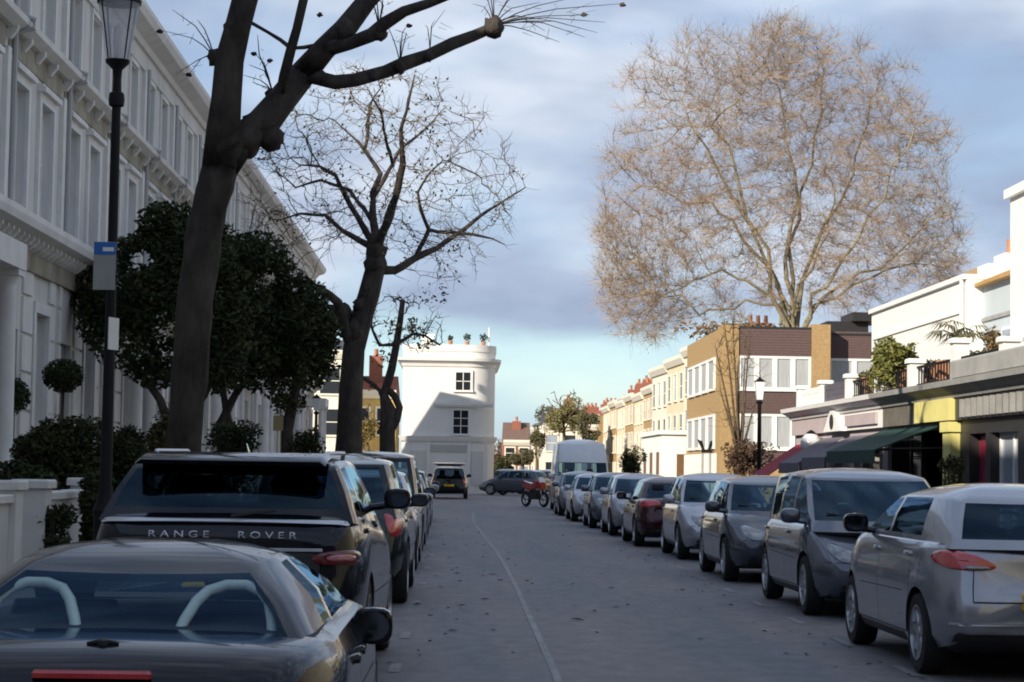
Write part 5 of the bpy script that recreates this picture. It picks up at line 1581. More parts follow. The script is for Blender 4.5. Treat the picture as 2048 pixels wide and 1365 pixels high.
put(t1, 'trunk', big, BARK_DARK, True); o = put(t1, 'crown', small, BARK_DARK, None, 'stuff')

# --- the spreading bare tree further along
Y2 = 52.0; s2 = FPX / Y2
sk = Skeleton(); rnd = random.Random(5)
base = at(694, 1000, Y2); base.z = .11
pts = [base] + pxl(Y2, [(697, 940), (699, 860), (702, 780), (708, 700), (722, 640), (738, 590), (749, 540), (752, 500)])
wid = [32, 28, 25, 23, 22, 23, 22, 20, 18]; last = -1
for p, w in zip(pts, wid): last = sk.add(p, last, w / s2)
top2 = last
def lim2(start, pts, w0, w1):
    i = sk.nearest(at(*start, Y2)); return sk.limb([sk.p[i]] + pxl(Y2, pts), w0 / s2, w1 * .45 / s2, i, .25)
lim2((708, 700), [(688, 650, -.3), (676, 605, -.6), (640, 578, -1), (585, 560, -1.4), (530, 505, -1.8), (500, 470, -2)], 13, 4)
lim2((752, 520), [(722, 482, .3), (685, 462, .7), (650, 432, 1.2), (600, 428, 1.6), (560, 440, 2)], 8, 3)
lim2((752, 500), [(730, 462, -.5), (700, 415, -1), (672, 350, -1.5), (640, 335, -2), (600, 330, -2.4)], 8, 3)
lim2((752, 500), [(747, 430, .4), (746, 385, .8), (762, 350, 1.1), (730, 300, 1.3), (702, 272, 1.6), (668, 240, 1.8)], 9, 3)
lim2((754, 505), [(772, 450, -.6), (792, 395, -1), (806, 330, -1.3), (802, 262, -1.5), (818, 200, -1.7), (830, 150, -1.8)], 10, 3)
lim2((745, 560), [(790, 542, .5), (830, 515, 1), (872, 500, 1.3), (925, 462, 1.7), (962, 432, 2), (1000, 408, 2.2), (1050, 375, 2.4)], 10, 3)
lim2((880, 495), [(858, 462, .8), (842, 420, .4), (836, 385, 0), (860, 345, -.4), (885, 320, -.8)], 5, 2.5)
lim2((925, 462), [(955, 470, 1.8), (985, 478, 2), (1010, 492, 2)], 4, 2)
lim2((765, 350), [(800, 300, 1.5), (850, 260, 1.9), (890, 215, 2.2)], 5, 2)
lim2((747, 430), [(700, 380, 1.6), (640, 360, 2.2), (590, 375, 2.6), (545, 340, 3)], 5, 2)
lim2((700, 272), [(740, 210, 1.6), (770, 160, 1.6)], 4, 2)
lim2((800, 262), [(760, 220, -2), (735, 180, -2.4)], 4, 2)
n0 = len(sk.p)
attr = []
while len(attr) < 640:
    x, y, dy = rnd.uniform(480, 1085), rnd.uniform(120, 600), rnd.gauss(0, 2.2)
    ex = ((x - 755) / 300) ** 2 + ((y - 370) / 250) ** 2 + (dy / 4.5) ** 2
    if ex < 1 and not (y > 520 and 640 < x < 860): attr.append(at(x, y, Y2 + dy))
sk.colonize(attr, .20, 2.2, .30, 60, .02, rnd, .24)
sk.thickness(.008, 2.7)
t2 = tree_obj('street_tree', base, 'dark spreading bare street tree in the middle, its top twigs catching the sun')
big = MB(); small = MB(); sk.mesh(big, small, .022, 8)
for (x, y, r) in ((682, 628, 22), (712, 660, 20), (724, 610, 17), (738, 575, 15), (751, 503, 19), (749, 530, 20)): big.ball(at(x, y, Y2 - .1), r / s2, 9, 7, (1, 1, 1.1), .6)
twigs(small, sk, rnd, .03, 1.7, .45, .006, .25)
gnarl(big, .045, 2.0)
put(t2, 'trunk', big, BARK_DARK, True); put(t2, 'crown', small, mat('grey twigs', (.060, .048, .036), .9, col2=(.15, .11, .07), scale=.7), None, 'stuff')
lf = MB()
for i, p in enumerate(sk.p):
    if i > n0 and sk.r[i] < .02 and rnd.random() < .10 + .5 * (p.z > 8.5 and abs(p.x + 2.0) < 1.6) * rnd.random():
        for _ in range(2):
            q = p + Vector((rnd.gauss(0, .12), rnd.gauss(0, .12), rnd.gauss(0, .12))); u = Vector((rnd.gauss(0, 1), rnd.gauss(0, 1), rnd.gauss(0, 1))).normalized() * .06; v = u.orthogonal().normalized() * .04
            lf.add([q - u, q - v, q + u, q + v], [(0, 1, 2, 3)])
leafcloud(lf, rnd, 160, [(at(1052, 430, Y2 + 2), (.32, .3, .14)), (at(1040, 350, Y2 + 2), (.4, .4, .2)), (at(870, 590, Y2), (.4, .4, .35)), (at(560, 430, Y2), (.5, .5, .3))], .06)
put(t2, 'leaves', lf, mat('late leaves', (.05, .055, .018), .7, col2=(.17, .12, .035), scale=2), None, 'stuff')

# --- small twisted tree beyond it
Y3 = 80.0; s3 = FPX / Y3
sk = Skeleton(); rnd = random.Random(21)
base = at(774, 1000, Y3); base.z = .11
pts = [base] + pxl(Y3, [(775, 930), (774, 870), (776, 820), (768, 790), (782, 740), (792, 690), (800, 640), (806, 600)])
last = -1
for p, w in zip(pts, [20, 17, 17, 16, 9, 8, 7, 6, 5]): last = sk.add(p, last, w / s3)
def lim3(start, pts, w0, w1):
    i = sk.nearest(at(*start, Y3)); return sk.limb([sk.p[i]] + pxl(Y3, pts), w0 / s3, w1 / s3, i, .3)
lim3((778, 850), [(794, 840), (799, 815), (790, 795), (778, 780)], 9, 7)
lim3((770, 795), [(745, 770), (722, 752), (700, 742)], 5, 3)
lim3((790, 700), [(760, 690), (745, 660), (738, 630)], 4, 2)
lim3((795, 680), [(825, 668), (850, 672), (880, 690)], 4, 2)
attr = []
while len(attr) < 160:
    x, y, dy = rnd.uniform(735, 890), rnd.uniform(585, 730), rnd.gauss(0, 1.0)
    if ((x - 808) / 82) ** 2 + ((y - 645) / 75) ** 2 < 1: attr.append(at(x, y, Y3 + dy))
sk.colonize(attr, .25, 2.5, .35, 40, .05, rnd, .2); sk.thickness(.014, 2.5)
t3 = tree_obj('street_tree', base, 'small twisted street tree with sparse leaves left of the white corner building')
big = MB(); small = MB(); sk.mesh(big, small, .03, 7); twigs(small, sk, rnd, .03, 1, .4, .009, .3)
gnarl(big, .05, 2.0)
put(t3, 'trunk', big, BARK_DARK, True); put(t3, 'crown', small, MATS['grey twigs'], None, 'stuff')
lf = MB(); leafcloud(lf, rnd, 420, [(at(800, 615, Y3), (.6, .6, .5)), (at(815, 655, Y3), (1.1, .8, .5)), (at(850, 690, Y3), (.8, .5, .25)), (at(765, 720, Y3), (.5, .5, .5)), (at(755, 780, Y3), (.4, .4, .5))], .10)
put(t3, 'leaves', lf, MATS['late leaves'], None, 'stuff')

# --- the great bare plane tree behind the brick block
Y4 = 106.0; s4 = FPX / Y4
sk = Skeleton(); rnd = random.Random(2)
base = at(1592, 940, Y4); base.z = .1
root = sk.add(base, -1, .62); k1 = sk.add(at(1592, 800, Y4), root, .52); k2 = sk.add(at(1591, 740, Y4), k1, .48); k3 = sk.add(at(1590, 690, Y4), k2, .42)
for pts, w0 in (([(1548, 570), (1515, 505), (1470, 440), (1420, 405), (1340, 395), (1285, 372)], 10), ([(1545, 590), (1530, 500), (1480, 380), (1455, 290), (1450, 220), (1500, 170)], 10),
                ([(1572, 560), (1585, 440), (1590, 340), (1570, 240), (1530, 130)], 11), ([(1590, 560), (1600, 440), (1620, 330), (1640, 230), (1650, 140)], 10), ([(1612, 560), (1650, 450), (1700, 350), (1730, 250), (1760, 180)], 10),
                ([(1625, 590), (1680, 520), (1740, 430), (1790, 330), (1830, 250)], 9), ([(1640, 600), (1720, 545), (1800, 500), (1860, 440), (1890, 400)], 8), ([(1635, 610), (1700, 570), (1780, 540), (1850, 530)], 7),
                ([(1555, 600), (1500, 560), (1440, 540), (1380, 560), (1320, 590)], 8), ([(1560, 610), (1490, 600), (1430, 620), (1370, 590), (1290, 580)], 7), ([(1565, 580), (1500, 450), (1430, 330), (1380, 250), (1360, 200)], 9), ([(1600, 570), (1625, 500), (1660, 440), (1670, 380)], 8)):
    dy = rnd.uniform(-4, 4)
    fine_ = []; p0 = (1590, 690)
    for x, y in pts:                                  # limbs wander a little between the set points
        fine_ += [((p0[0] + x) / 2 + rnd.gauss(0, 9), (p0[1] + y) / 2 + rnd.gauss(0, 9)), (x + rnd.gauss(0, 5), y)]; p0 = (x, y)
    pts = fine_
    sk.limb([sk.p[k3]] + [at(x, y, Y4 + dy * (i + 1) / len(pts)) for i, (x, y) in enumerate(pts)], w0 * .50 / s4, 1.3 / s4, k3, .5)
attr = []
lumps = [((1400, 220), 170), ((1530, 160), 130), ((1680, 210), 160), ((1800, 300), 120), ((1330, 380), 150), ((1300, 540), 120), ((1560, 330), 200), ((1750, 420), 170), ((1850, 470), 90), ((1440, 480), 180), ((1290, 620), 80), ((1700, 520), 130), ((1885, 540), 60), ((1240, 560), 60), ((1215, 470), 40), ((1560, 90), 60)]
while len(attr) < 5200:
    (cx, cy), rr_ = rnd.choice(lumps)
    d = Vector((rnd.gauss(0, 1), rnd.gauss(0, 1), rnd.gauss(0, 1))).normalized() * rr_ * 1.08 * rnd.random() ** .5
    x, y = cx + d.x, cy + d.z
    if 1195 < x < 1945 and 30 < y < 690: attr.append(at(x, y, Y4 + d.y / s4 + rnd.gauss(0, 1.0)))
sk.colonize(attr, .38, 4.5, .50, 80, .03, rnd, .20)
sk.thickness(.010, 2.55)
t4 = tree_obj('plane_tree', base, 'huge bare plane tree with a rounded pinkish brown crown behind the brick block')
big = MB(); small = MB(); tw = MB(); sk.mesh(big, small, .05, 7)
twigs(tw, sk, rnd, .04, 8.5, 1.0, .0075, .35)
sd = MB()
for i, p in enumerate(sk.p):
    if sk.r[i] < .03 and rnd.random() < 1.0:
        q = p + Vector((rnd.gauss(0, .35), rnd.gauss(0, .35), rnd.gauss(0, .35))); u = Vector((rnd.gauss(0, 1), rnd.gauss(0, 1), rnd.gauss(0, 1))).normalized() * .055; v = u.orthogonal().normalized() * .04
        sd.add([q - u, q - v, q + u, q + v], [(0, 1, 2, 3)])
put(t4, 'seed_balls', sd, mat('seed balls', (.30, .20, .10), .9, col2=(.42, .30, .17), scale=.8), None, 'stuff')
put(t4, 'trunk', big, BARK_PLANE, True); put(t4, 'limbs', small, mat('plane limb', (.26, .20, .10), .9, col2=(.36, .28, .15), scale=.8), True, 'stuff'); put(t4, 'crown', tw, TWIG_PLANE, None, 'stuff')

# --- dark evergreens in the front gardens
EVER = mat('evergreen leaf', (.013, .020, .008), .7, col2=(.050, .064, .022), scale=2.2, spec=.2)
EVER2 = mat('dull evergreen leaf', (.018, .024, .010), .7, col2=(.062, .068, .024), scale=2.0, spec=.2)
def evergreen(label, basep, stems, lumps, Yc, n, size, m_, seed, group=None, clump=-.12):
    rnd = random.Random(seed); r_ = tree_obj('evergreen_tree', basep, label, 'tree', group)
    t = MB()
    for pts, w0, w1 in stems: t.tube([basep] + pxl(Yc, pts), [w0] + [w0 + (w1 - w0) * (i + 1) / len(pts) for i in range(len(pts))], 7, False)
    put(r_, 'trunk', t, BARK_DARK, True)
    lf = MB(); s_ = FPX / Yc
    leafcloud(lf, rnd, n, [(at(x, y, Yc + d), (rx / s_, rx / s_ * .9, ry / s_)) for x, y, rx, ry, d in lumps], size, clump)
    put(r_, 'crown', lf, m_, None, 'stuff')
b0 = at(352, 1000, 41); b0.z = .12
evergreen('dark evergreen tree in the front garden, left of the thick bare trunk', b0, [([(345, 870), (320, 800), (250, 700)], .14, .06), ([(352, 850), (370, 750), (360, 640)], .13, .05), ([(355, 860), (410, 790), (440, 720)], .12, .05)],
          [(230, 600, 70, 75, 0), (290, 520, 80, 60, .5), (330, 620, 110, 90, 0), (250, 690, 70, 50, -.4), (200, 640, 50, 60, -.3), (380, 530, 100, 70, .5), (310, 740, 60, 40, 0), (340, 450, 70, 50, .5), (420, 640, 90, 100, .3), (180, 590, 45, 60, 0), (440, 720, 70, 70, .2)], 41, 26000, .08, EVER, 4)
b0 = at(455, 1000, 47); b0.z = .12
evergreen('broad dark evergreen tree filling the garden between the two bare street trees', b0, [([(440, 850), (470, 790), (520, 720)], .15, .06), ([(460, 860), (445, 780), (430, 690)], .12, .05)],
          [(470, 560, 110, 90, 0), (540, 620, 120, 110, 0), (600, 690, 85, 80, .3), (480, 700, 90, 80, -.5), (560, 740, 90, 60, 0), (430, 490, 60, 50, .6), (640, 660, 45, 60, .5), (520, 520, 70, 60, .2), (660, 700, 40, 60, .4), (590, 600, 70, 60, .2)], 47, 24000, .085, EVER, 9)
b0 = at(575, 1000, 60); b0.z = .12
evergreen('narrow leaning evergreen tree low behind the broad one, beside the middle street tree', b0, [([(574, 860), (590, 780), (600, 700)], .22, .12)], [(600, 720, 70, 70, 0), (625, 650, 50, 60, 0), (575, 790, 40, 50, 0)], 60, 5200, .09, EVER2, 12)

def shrub(label, c, rad, n, size, m_, seed, group='dark shrubs in the left front gardens', name='shrub', clump=-.2):
    rnd = random.Random(seed); base = Vector((c[0], c[1], .12)); r_ = tree_obj(name, base, label, 'shrub', group)
    t = MB()
    for k in range(7):
        a = rnd.uniform(0, 6.3); e = Vector(c) + Vector((math.cos(a) * rad[0] * .6, math.sin(a) * rad[1] * .6, rad[2] * rnd.uniform(-.1, .5)))
        t.tube([base + Vector((math.cos(a) * .06, math.sin(a) * .06, 0)), base.lerp(e, .5) + Vector((0, 0, .1)), e], [.025, .02, .008], 5, False)
    put(r_, 'stems', t, BARK_DARK)
    lf = MB(); lm = [(Vector(c) + Vector((rnd.uniform(-.45, .45) * rad[0], rnd.uniform(-.45, .45) * rad[1], rnd.uniform(-.4, .45) * rad[2])), tuple(q * rnd.uniform(.45, .75) for q in rad)) for _ in range(7)]
    lm.append((Vector((c[0], c[1], c[2] * .55)), (rad[0] * .8, rad[1] * .8, c[2] * .5)))
    leafcloud(lf, rnd, n, lm, size, clump); put(r_, 'foliage', lf, m_, None, 'stuff'); return r_
def shp(px, py, Y, rx, rz_, *a, **k):
    s_ = FPX / Y; return shrub(a[0], at(px, py, Y), (rx / s_, rx / s_, rz_ / s_), *a[1:], **k)
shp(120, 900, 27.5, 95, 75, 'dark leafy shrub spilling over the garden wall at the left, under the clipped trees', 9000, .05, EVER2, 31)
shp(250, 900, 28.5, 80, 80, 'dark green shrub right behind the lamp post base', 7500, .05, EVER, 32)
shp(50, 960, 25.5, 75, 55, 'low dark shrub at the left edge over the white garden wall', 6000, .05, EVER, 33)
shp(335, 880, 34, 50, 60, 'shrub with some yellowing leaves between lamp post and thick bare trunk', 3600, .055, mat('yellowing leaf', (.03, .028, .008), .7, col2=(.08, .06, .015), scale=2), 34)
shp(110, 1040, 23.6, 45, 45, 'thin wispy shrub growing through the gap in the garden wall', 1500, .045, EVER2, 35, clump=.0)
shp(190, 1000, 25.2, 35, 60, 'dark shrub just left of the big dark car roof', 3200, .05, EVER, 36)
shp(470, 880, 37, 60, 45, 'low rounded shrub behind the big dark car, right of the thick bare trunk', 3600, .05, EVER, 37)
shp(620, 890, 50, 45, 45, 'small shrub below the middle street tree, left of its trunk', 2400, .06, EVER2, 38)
# clipped ball trees on the house steps
def ball_tree(label, px, py, Y, r, seed):
    c = at(px, py, Y); r_ = empty('clipped_ball_tree', (c.x, c.y, .95), 0, label, 'tree', 'clipped ball trees by the front doors'); rnd = random.Random(seed)
    b = MB(); b.lathe([(.17, 0), (.24, .42), (.26, .44), (.26, .48), (.22, .48), (.21, .42)], (0, 0, 0), 14); b.build('pot', GREYSTONE, r_, 40)
    b = MB(); b.tube([(0, 0, .4), (.01, 0, c.z - .95 - r * .5)], .03, 7); b.build('trunk', BARK_DARK, r_)
    b = MB(); leafcloud(b, rnd, 2600, [((0, 0, c.z - .95), (r, r, r * .85))], .04, -.6); b.build('crown', EVER, r_)['kind'] = 'stuff'
ball_tree('round clipped tree on a thin stem before the white terrace, right of the other', 126, 752, 36.0, .37, 1)
ball_tree('round clipped tree at the left edge of the photo', 14, 792, 34.5, .40, 2)
# ------------------------------------------------------------------ planting on the right
BRIGHTLEAF = mat('bright green leaf', (.085, .10, .020), .6, col2=(.17, .16, .035), scale=2.5)
OLIVE = mat('olive leaf', (.06, .062, .022), .65, col2=(.12, .11, .045), scale=2.5)
def terrace_plant(label, px, py, Y, rx, rz_, n, size, m_, seed, pot=True):
    s_ = FPX / Y; c = at(px, py, Y); rnd = random.Random(seed); r_ = empty('terrace_plant', (c.x, c.y, 3.07), 0, label, 'plant', 'plants on the roof terrace')
    h = c.z - 3.07
    b = MB(); b.lathe([(.16, 0), (.22, .36), (.24, .38), (.24, .42), (.19, .42)], (0, 0, 0), 12); b.build('pot', POTCLAY, r_, 40)
    b = MB()
    for k in range(5):
        a = rnd.uniform(0, 6.3); b.tube([(0, 0, .38), (math.cos(a) * .12, math.sin(a) * .12, h * .6), (math.cos(a) * rx / s_ * .6, math.sin(a) * rx / s_ * .6, h + rz_ / s_ * rnd.uniform(-.2, .6))], [.022, .016, .006], 5, False)
    b.build('stems', BARK_DARK, r_)
    lf = MB(); R3 = (rx / s_, rx / s_, rz_ / s_)
    lm = [(Vector((rnd.uniform(-.5, .5) * R3[0], rnd.uniform(-.5, .5) * R3[1], h + rnd.uniform(-.5, .5) * R3[2])), tuple(q * rnd.uniform(.35, .65) for q in R3)) for _ in range(9)]
    leafcloud(lf, rnd, n, lm, size, -.1); lf.build('foliage', m_, r_)['kind'] = 'stuff'
terrace_plant('bright yellow green bush on the roof terrace, largest plant there', 1815, 732, 37.1, 78, 66, 7500, .06, BRIGHTLEAF, 41)
terrace_plant('olive green bush hanging low beside the bright bush', 1800, 790, 37.8, 46, 38, 3600, .05, OLIVE, 42)
terrace_plant('small green bush left of the bright bush on the roof terrace', 1745, 780, 40.3, 38, 42, 2600, .05, OLIVE, 43)
terrace_plant('dark green bush between the bright bush and the tall white pier', 1885, 752, 34.8, 56, 36, 3600, .05, EVER2, 44)
terrace_plant('brownish bush in the corner of the terrace below the recessed house', 2000, 708, 36.5, 38, 58, 3000, .045, mat('brown leaf', (.12, .08, .035), .7, col2=(.20, .14, .06), scale=2.5), 45)
terrace_plant('small dark plant at the far end of the roof terrace', 1690, 800, 45.5, 22, 18, 800, .05, EVER2, 46)
for k, (px, py, Y, rx, rz_, mm) in enumerate(((1762, 772, 39.4, 34, 26, EVER2), (1850, 755, 35.8, 40, 26, OLIVE), (1835, 772, 36.4, 28, 22, BRIGHTLEAF), (1725, 785, 41.2, 28, 22, EVER2), (1900, 748, 33.8, 30, 26, EVER2), (1955, 725, 32.2, 38, 28, OLIVE))):
    terrace_plant(['dark plant low behind the railing, left of the bright bush', 'olive plant low behind the railing under the bright bush', 'small bright plant hanging over the terrace edge', 'dark plant beside the slate boarded parapet', 'dark plant against the tall white pier', 'olive plant behind the grey stone parapet'][k], px, py, Y, rx, rz_, 1500, .045, mm, 70 + k)
# fan palm
c = at(1915, 755, 38.5); r_ = empty('fan_palm', (c.x, c.y, 3.07), 0, 'small palm with arching fronds on the roof terrace beside the recessed house', 'palm'); rnd = random.Random(8)
b = MB(); b.lathe([(.18, 0), (.24, .36), (.26, .40), (.2, .40)], (0, 0, 0), 12); b.build('pot', POTCLAY, r_, 40)
b = MB(); b.tube([(0, 0, .35), (.02, 0, .8), (.04, .02, 1.15)], [.07, .06, .055], 8); b.build('trunk', BARK_DARK, r_, 40)
for k in range(15):
    a = 2 * PI * k / 15 + rnd.uniform(-.2, .2); l = rnd.uniform(.5, .72); el = rnd.uniform(.1, .9); b = MB()
    d = Vector((math.cos(a), math.sin(a), 0)); sd = Vector((-math.sin(a), math.cos(a), 0)); p0 = Vector((.04, .02, 1.15)); mid = p0 + d * l * .5 + Vector((0, 0, el * .35))
    b.tube([p0, mid], [.012, .008], 4, False)
    for j in range(9):
        t = (j - 4) / 4; e = mid + (d * math.cos(t) + sd * math.sin(t)) * l * .62 + Vector((0, 0, el * .1 - .18 - .1 * abs(t))); m2 = mid.lerp(e, .5) + Vector((0, 0, .06)); wv = (sd * math.cos(t) - d * math.sin(t)) * .022
        b.add([mid, m2 + wv, e, m2 - wv], [(0, 1, 2, 3)])
    b.build('frond', OLIVE, r_)
# patio heater on the terrace
c = at(1985, 700, 37.5); r_ = empty('patio_heater', (c.x, c.y, 3.07), 0, 'slim pale patio heater with a flat dark hood on the roof terrace', 'patio heater')
h = at(1985, 668, 37.5).z - 3.07
b = MB(); b.lathe([(.20, 0), (.20, .06), (.05, .10)], (0, 0, 0), 14); b.build('base', IRON, r_, 40)
b = MB(); b.tube([(0, 0, .08), (0, 0, h - .1)], .035, 8); b.lathe([(.07, h - .28), (.08, h - .05)], (0, 0, 0), 12); b.build('pole', mat('pale steel', (.5, .48, .40), .4, .4), r_, 40)
b = MB(); b.lathe([(.17, h - .05), (.15, h + .01), (.02, h + .06)], (0, 0, 0), 16); b.build('hood', IRON, r_, 40)

# bare many-stemmed tree before the brick block
Y5 = 78.0; s5_ = FPX / Y5; sk = Skeleton(); rnd = random.Random(14); base = at(1480, 968, Y5); base.z = .1
root = sk.add(base, -1, .2)
for x, y in ((1432, 700), (1448, 640), (1466, 660), (1490, 720), (1515, 790), (1440, 780), (1500, 660), (1475, 740)):
    dy = rnd.uniform(-.8, .8); sk.limb([base, at(1480 + (x - 1480) * .15, 900, Y5 + dy * .3), at(1480 + (x - 1480) * .55, 900 + (y - 900) * .5, Y5 + dy * .7), at(x, y, Y5 + dy)], rnd.uniform(3.2, 4.5) / s5_, .9 / s5_, root, .4)
attr = [at(rnd.gauss(1472, 22), rnd.uniform(640, 860), Y5 + rnd.gauss(0, .8)) for _ in range(200)]
sk.colonize(attr, .28, 1.8, .35, 40, .12, rnd, .2); sk.thickness(.014, 2.5)
t5 = tree_obj('bare_tree', base, 'slender bare tree with many upright stems at the corner of the brick block', 'tree')
big = MB(); small = MB(); sk.mesh(big, small, .025, 6); twigs(small, sk, rnd, .03, 1.3, .6, .011, .9, 0, .5)
put(t5, 'trunk', big, mat('brown bark', (.10, .07, .04), .9, var=.3, scale=3), True); put(t5, 'crown', small, mat('brown twigs', (.17, .12, .06), .9), None, 'stuff')
# shrubbery and hedge by the forecourt
RUSSET = mat('russet leaf', (.045, .022, .014), .75, col2=(.09, .05, .025), scale=2)
shp(1490, 915, 74, 62, 34, 'russet dark shrubs at the foot of the slender bare tree', 3200, .08, RUSSET, 51, group=None)
shp(1262, 922, 92, 34, 30, 'dark hedge beside the tall white van, before the yellow houses', 2600, .09, EVER, 52, group=None, name='hedge')
shp(1905, 925, 30.6, 30, 26, 'small green bush at the foot of the yellow pillar', 1600, .035, OLIVE, 53, group=None)
shp(1500, 662, 98, 140, 26, 'brown leafless thicket behind the brick block roof, below the plane tree', 4200, .16, mat('thicket brown', (.13, .085, .05), .9, col2=(.22, .15, .09), scale=1.5), 54, group=None)
# far trees
def far_tree(label, px, py, Y, rx, ry, n, size, m_, seed, tw=True):
    rnd = random.Random(seed); base = at(px, 945, Y); base.z = 0; r_ = tree_obj('far_tree', base, label, 'tree', 'trees at the far end of the street'); s_ = FPX / Y
    sk = Skeleton(); r0 = sk.add(base, -1, .2); top = sk.add(at(px, py + ry, Y), r0, .16)
    attr = []
    while len(attr) < 260:
        d = Vector((rnd.gauss(0, 1), rnd.gauss(0, 1), rnd.gauss(0, 1))).normalized() * rnd.random() ** .4; attr.append(at(px + d.x * rx, py + d.z * ry, Y + d.y * rx / s_))
    sk.colonize(attr, .4, 5, .5, 40, .05, rnd); sk.thickness(.03)
    big = MB(); sk.mesh(big, big, .05, 5); put(r_, 'trunk', big, MATS['brown bark'])
    lf = MB(); leafcloud(lf, rnd, n, [(at(px + rnd.uniform(-.5, .5) * rx, py + rnd.uniform(-.6, .5) * ry, Y), (rx / s_ * .55, rx / s_ * .55, ry / s_ * .5)) for _ in range(8)], size, -.05); put(r_, 'crown', lf, m_, None, 'stuff')
far_tree('yellow green tree standing above the white van at the far end', 1128, 822, 168, 50, 52, 9000, .12, mat('yellow green leaf', (.13, .13, .05), .7, col2=(.26, .23, .09), scale=.7), 61)
far_tree('dark narrow tree between the red brown house and the yellow green tree', 1074, 880, 178, 20, 40, 3600, .12, OLIVE, 62)
far_tree('low dark trees left of the red brown house', 1005, 930, 186, 26, 26, 3200, .13, EVER2, 63)
far_tree('ochre low tree before the red brown house', 1045, 912, 172, 30, 20, 3000, .12, OLIVE, 64)
far_tree('sunlit golden shrub left of the small twisted tree', 735, 850, 126, 22, 50, 1600, .12, mat('golden leaf', (.12, .085, .02), .7, col2=(.20, .15, .04), scale=1), 65)

far_tree('tall thin olive tree at the far end, just left of the white van', 1098, 855, 205, 30, 42, 3600, .14, MATS['olive leaf'], 66)
far_tree('hazy brown tree directly right of the white corner building', 996, 905, 215, 24, 34, 3000, .15, MATS['thicket brown'], 67)
far_tree('rounded olive tree before the far yellow houses, right of the yellow green tree', 1178, 862, 160, 26, 40, 3400, .12, MATS['olive leaf'], 68)

# ------------------------------------------------------------------ street furniture
Yl = 20.0; sl = FPX / Yl
foot = at(205, 1190, Yl); foot.z = .115
lp = empty('street_lamp', foot, 0, 'tall black lamp post with a glass lantern at the left, carrying a parking sign', 'street lamp')
z = lambda py: at(230, py, Yl).z - foot.z
b = MB(); b.lathe([(.17, 0), (.17, .12), (.12, .2), (.11, .9), (.13, .95), (.085, 1.05), (.062, 1.2), (.052, 3.0), (.045, z(215)), (.075, z(212)), (.082, z(200)), (.075, z(188)), (.045, z(183)), (.040, z(160)), (.05, z(140)), (.12, z(126)), (.125, z(121)), (.04, z(119))], (0, 0, 0), 16)
b.build('pole', IRON, lp, 40)
b = MB(); b.lathe([(.115, z(120)), (.21, z(8))], (0, 0, 0), 18, cap=False)
gls = frosted('lantern glass', (.80, .82, .88), .5); b.build('lantern_glass', gls, lp, 40)
b = MB(); b.lathe([(.22, z(8)), (.225, z(2)), (.19, z(-8)), (.10, z(-30)), (.03, z(-48)), (.045, z(-56)), (.01, z(-66))], (0, 0, 0), 18)
for k in range(4):
    a = R(45 + 90 * k); b.tube([(.113 * math.cos(a), .113 * math.sin(a), z(120)), (.212 * math.cos(a), .212 * math.sin(a), z(6))], .008, 4)
b.build('lantern_cap', IRON, lp, 40)
b = MB(); b.lathe([(.025, z(119)), (.03, z(90)), (.045, z(80)), (.045, z(55)), (.01, z(48))], (0, 0, 0), 10); b.build('burner', mat('mantle white', (.7, .7, .66), .5), lp, 40)
sg = at(209, 532, Yl - .06)
ps = empty('parking_sign', sg, 0, 'parking sign on the lamp post, blue strip over a pale grey plate', 'sign')
hs = 48 / sl; ws = 22 / sl
b = MB(); b.bbox(-ws, -.004, -hs, ws, .004, hs, .002); b.build('plate', mat('sign plate', (.30, .30, .285), .5, var=.1), ps)
b = MB(); b.box(-ws + .004, -.0075, hs - 26 / sl, ws - .004, -.0045, hs - .004); bl = b.build('blue_strip', mat('sign blue', (.015, .13, .42), .4), ps)
b = MB(); b.box(-.02, -.0100, hs - 19 / sl, ws - .02, -.0078, hs - 11 / sl); b.build('white_bar', WHITE, bl)
for zc in (hs * .5, -hs * .5):
    b = MB(); b.box(-.03, .004, zc, ws + .05, .02, zc + .03); b.build('clip', IRON, ps)
sg = at(227, 668, Yl - .05)
ps = empty('notice_plate', sg, R(70), 'narrow white plate fixed on the lamp post below the parking sign', 'sign')
b = MB(); b.bbox(-.10, -.004, -.16, .10, .004, .16, .002); b.build('plate', WHITE, ps)
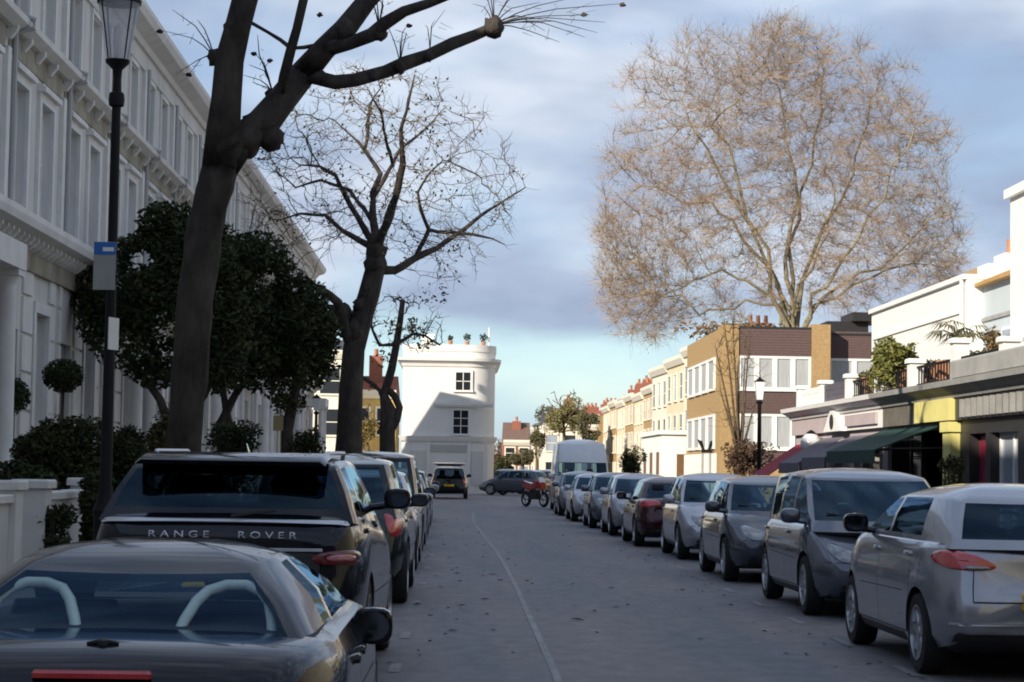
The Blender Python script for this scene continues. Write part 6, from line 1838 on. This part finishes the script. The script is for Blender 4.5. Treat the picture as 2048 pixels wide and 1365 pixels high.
def lantern_post(label, px, py_top, py_lamp, Y, hw):
    f = at(px, 945, Y); f.z = .11; r_ = empty('lantern_post', f, 0, label, 'street lamp', 'old style street lamps'); s_ = FPX / Y
    zt = at(px, py_top, Y).z - .11; zl = at(px, py_lamp, Y).z - .11; w = hw / s_
    b = MB(); b.lathe([(.13, 0), (.12, .6), (.06, .8), (.045, zl - .12), (.09, zl - .06), (.03, zl)], (0, 0, 0), 12); b.build('pole', IRON, r_, 40)
    b = MB(); b.loft([[(sx * w * .62, sy * w * .62, zl) for sx, sy in ((1, 1), (-1, 1), (-1, -1), (1, -1))], [(sx * w, sy * w, zt - w * .9) for sx, sy in ((1, 1), (-1, 1), (-1, -1), (1, -1))]], True, True); b.build('lantern', MATS['opal glass'], r_)
    b = MB(); b.loft([[(sx * w * k, sy * w * k, z_) for sx, sy in ((1, 1), (-1, 1), (-1, -1), (1, -1))] for k, z_ in ((1.12, zt - w * .9), (1.05, zt - w * .75), (.3, zt - w * .1), (.05, zt + w * .2))], True, True); b.build('lantern_cap', IRON, r_)
lantern_post('slim lamp post with a square white lantern in front of the brick block', 1518, 756, 800, 47.5, 9)
lantern_post('small lamp post with a white lantern among the trees on the left', 630, 790, 822, 60, 8)
f = at(553, 1000, 56); f.z = .115
r_ = empty('sign_post', f, 0, 'thin pale sign post between the evergreen trees on the left', 'sign post'); b = MB(); b.tube([(0, 0, 0), (0, 0, at(553, 828, 56).z - .115)], .035, 8); b.build('pole', mat('pale steel', (.5, .48, .40)), r_, 40)
b = MB(); b.box(-.14, -.05, at(553, 862, 56).z - .115, .14, -.035, at(553, 832, 56).z - .115); b.build('plate', mat('ochre plate', (.30, .26, .12), .6), r_)
f = at(1410, 950, 90); f.z = .1
r_ = empty('sign_post', f, 0, 'two grey posts carrying a dark forked sign before the white shop', 'sign post')
for x in (-.12, .22):
    b = MB(); b.tube([(x, 0, 0), (x, 0, at(1410, 905, 90).z)], .05, 8); b.build('pole', GREYSTONE, r_, 40)
b = MB(); zz = at(1410, 897, 90).z
for sgx in (-1, 1): b.prism([(sgx * .05 + .04, zz - .22), (sgx * .16 + .04, zz - .22), (sgx * .42 + .04, zz + .30), (sgx * .18 + .04, zz + .22)], 'y', -.06, .0)
b.box(-.18, -.062, zz - .3, .28, .002, zz - .16); b.build('plate', IRON, r_)
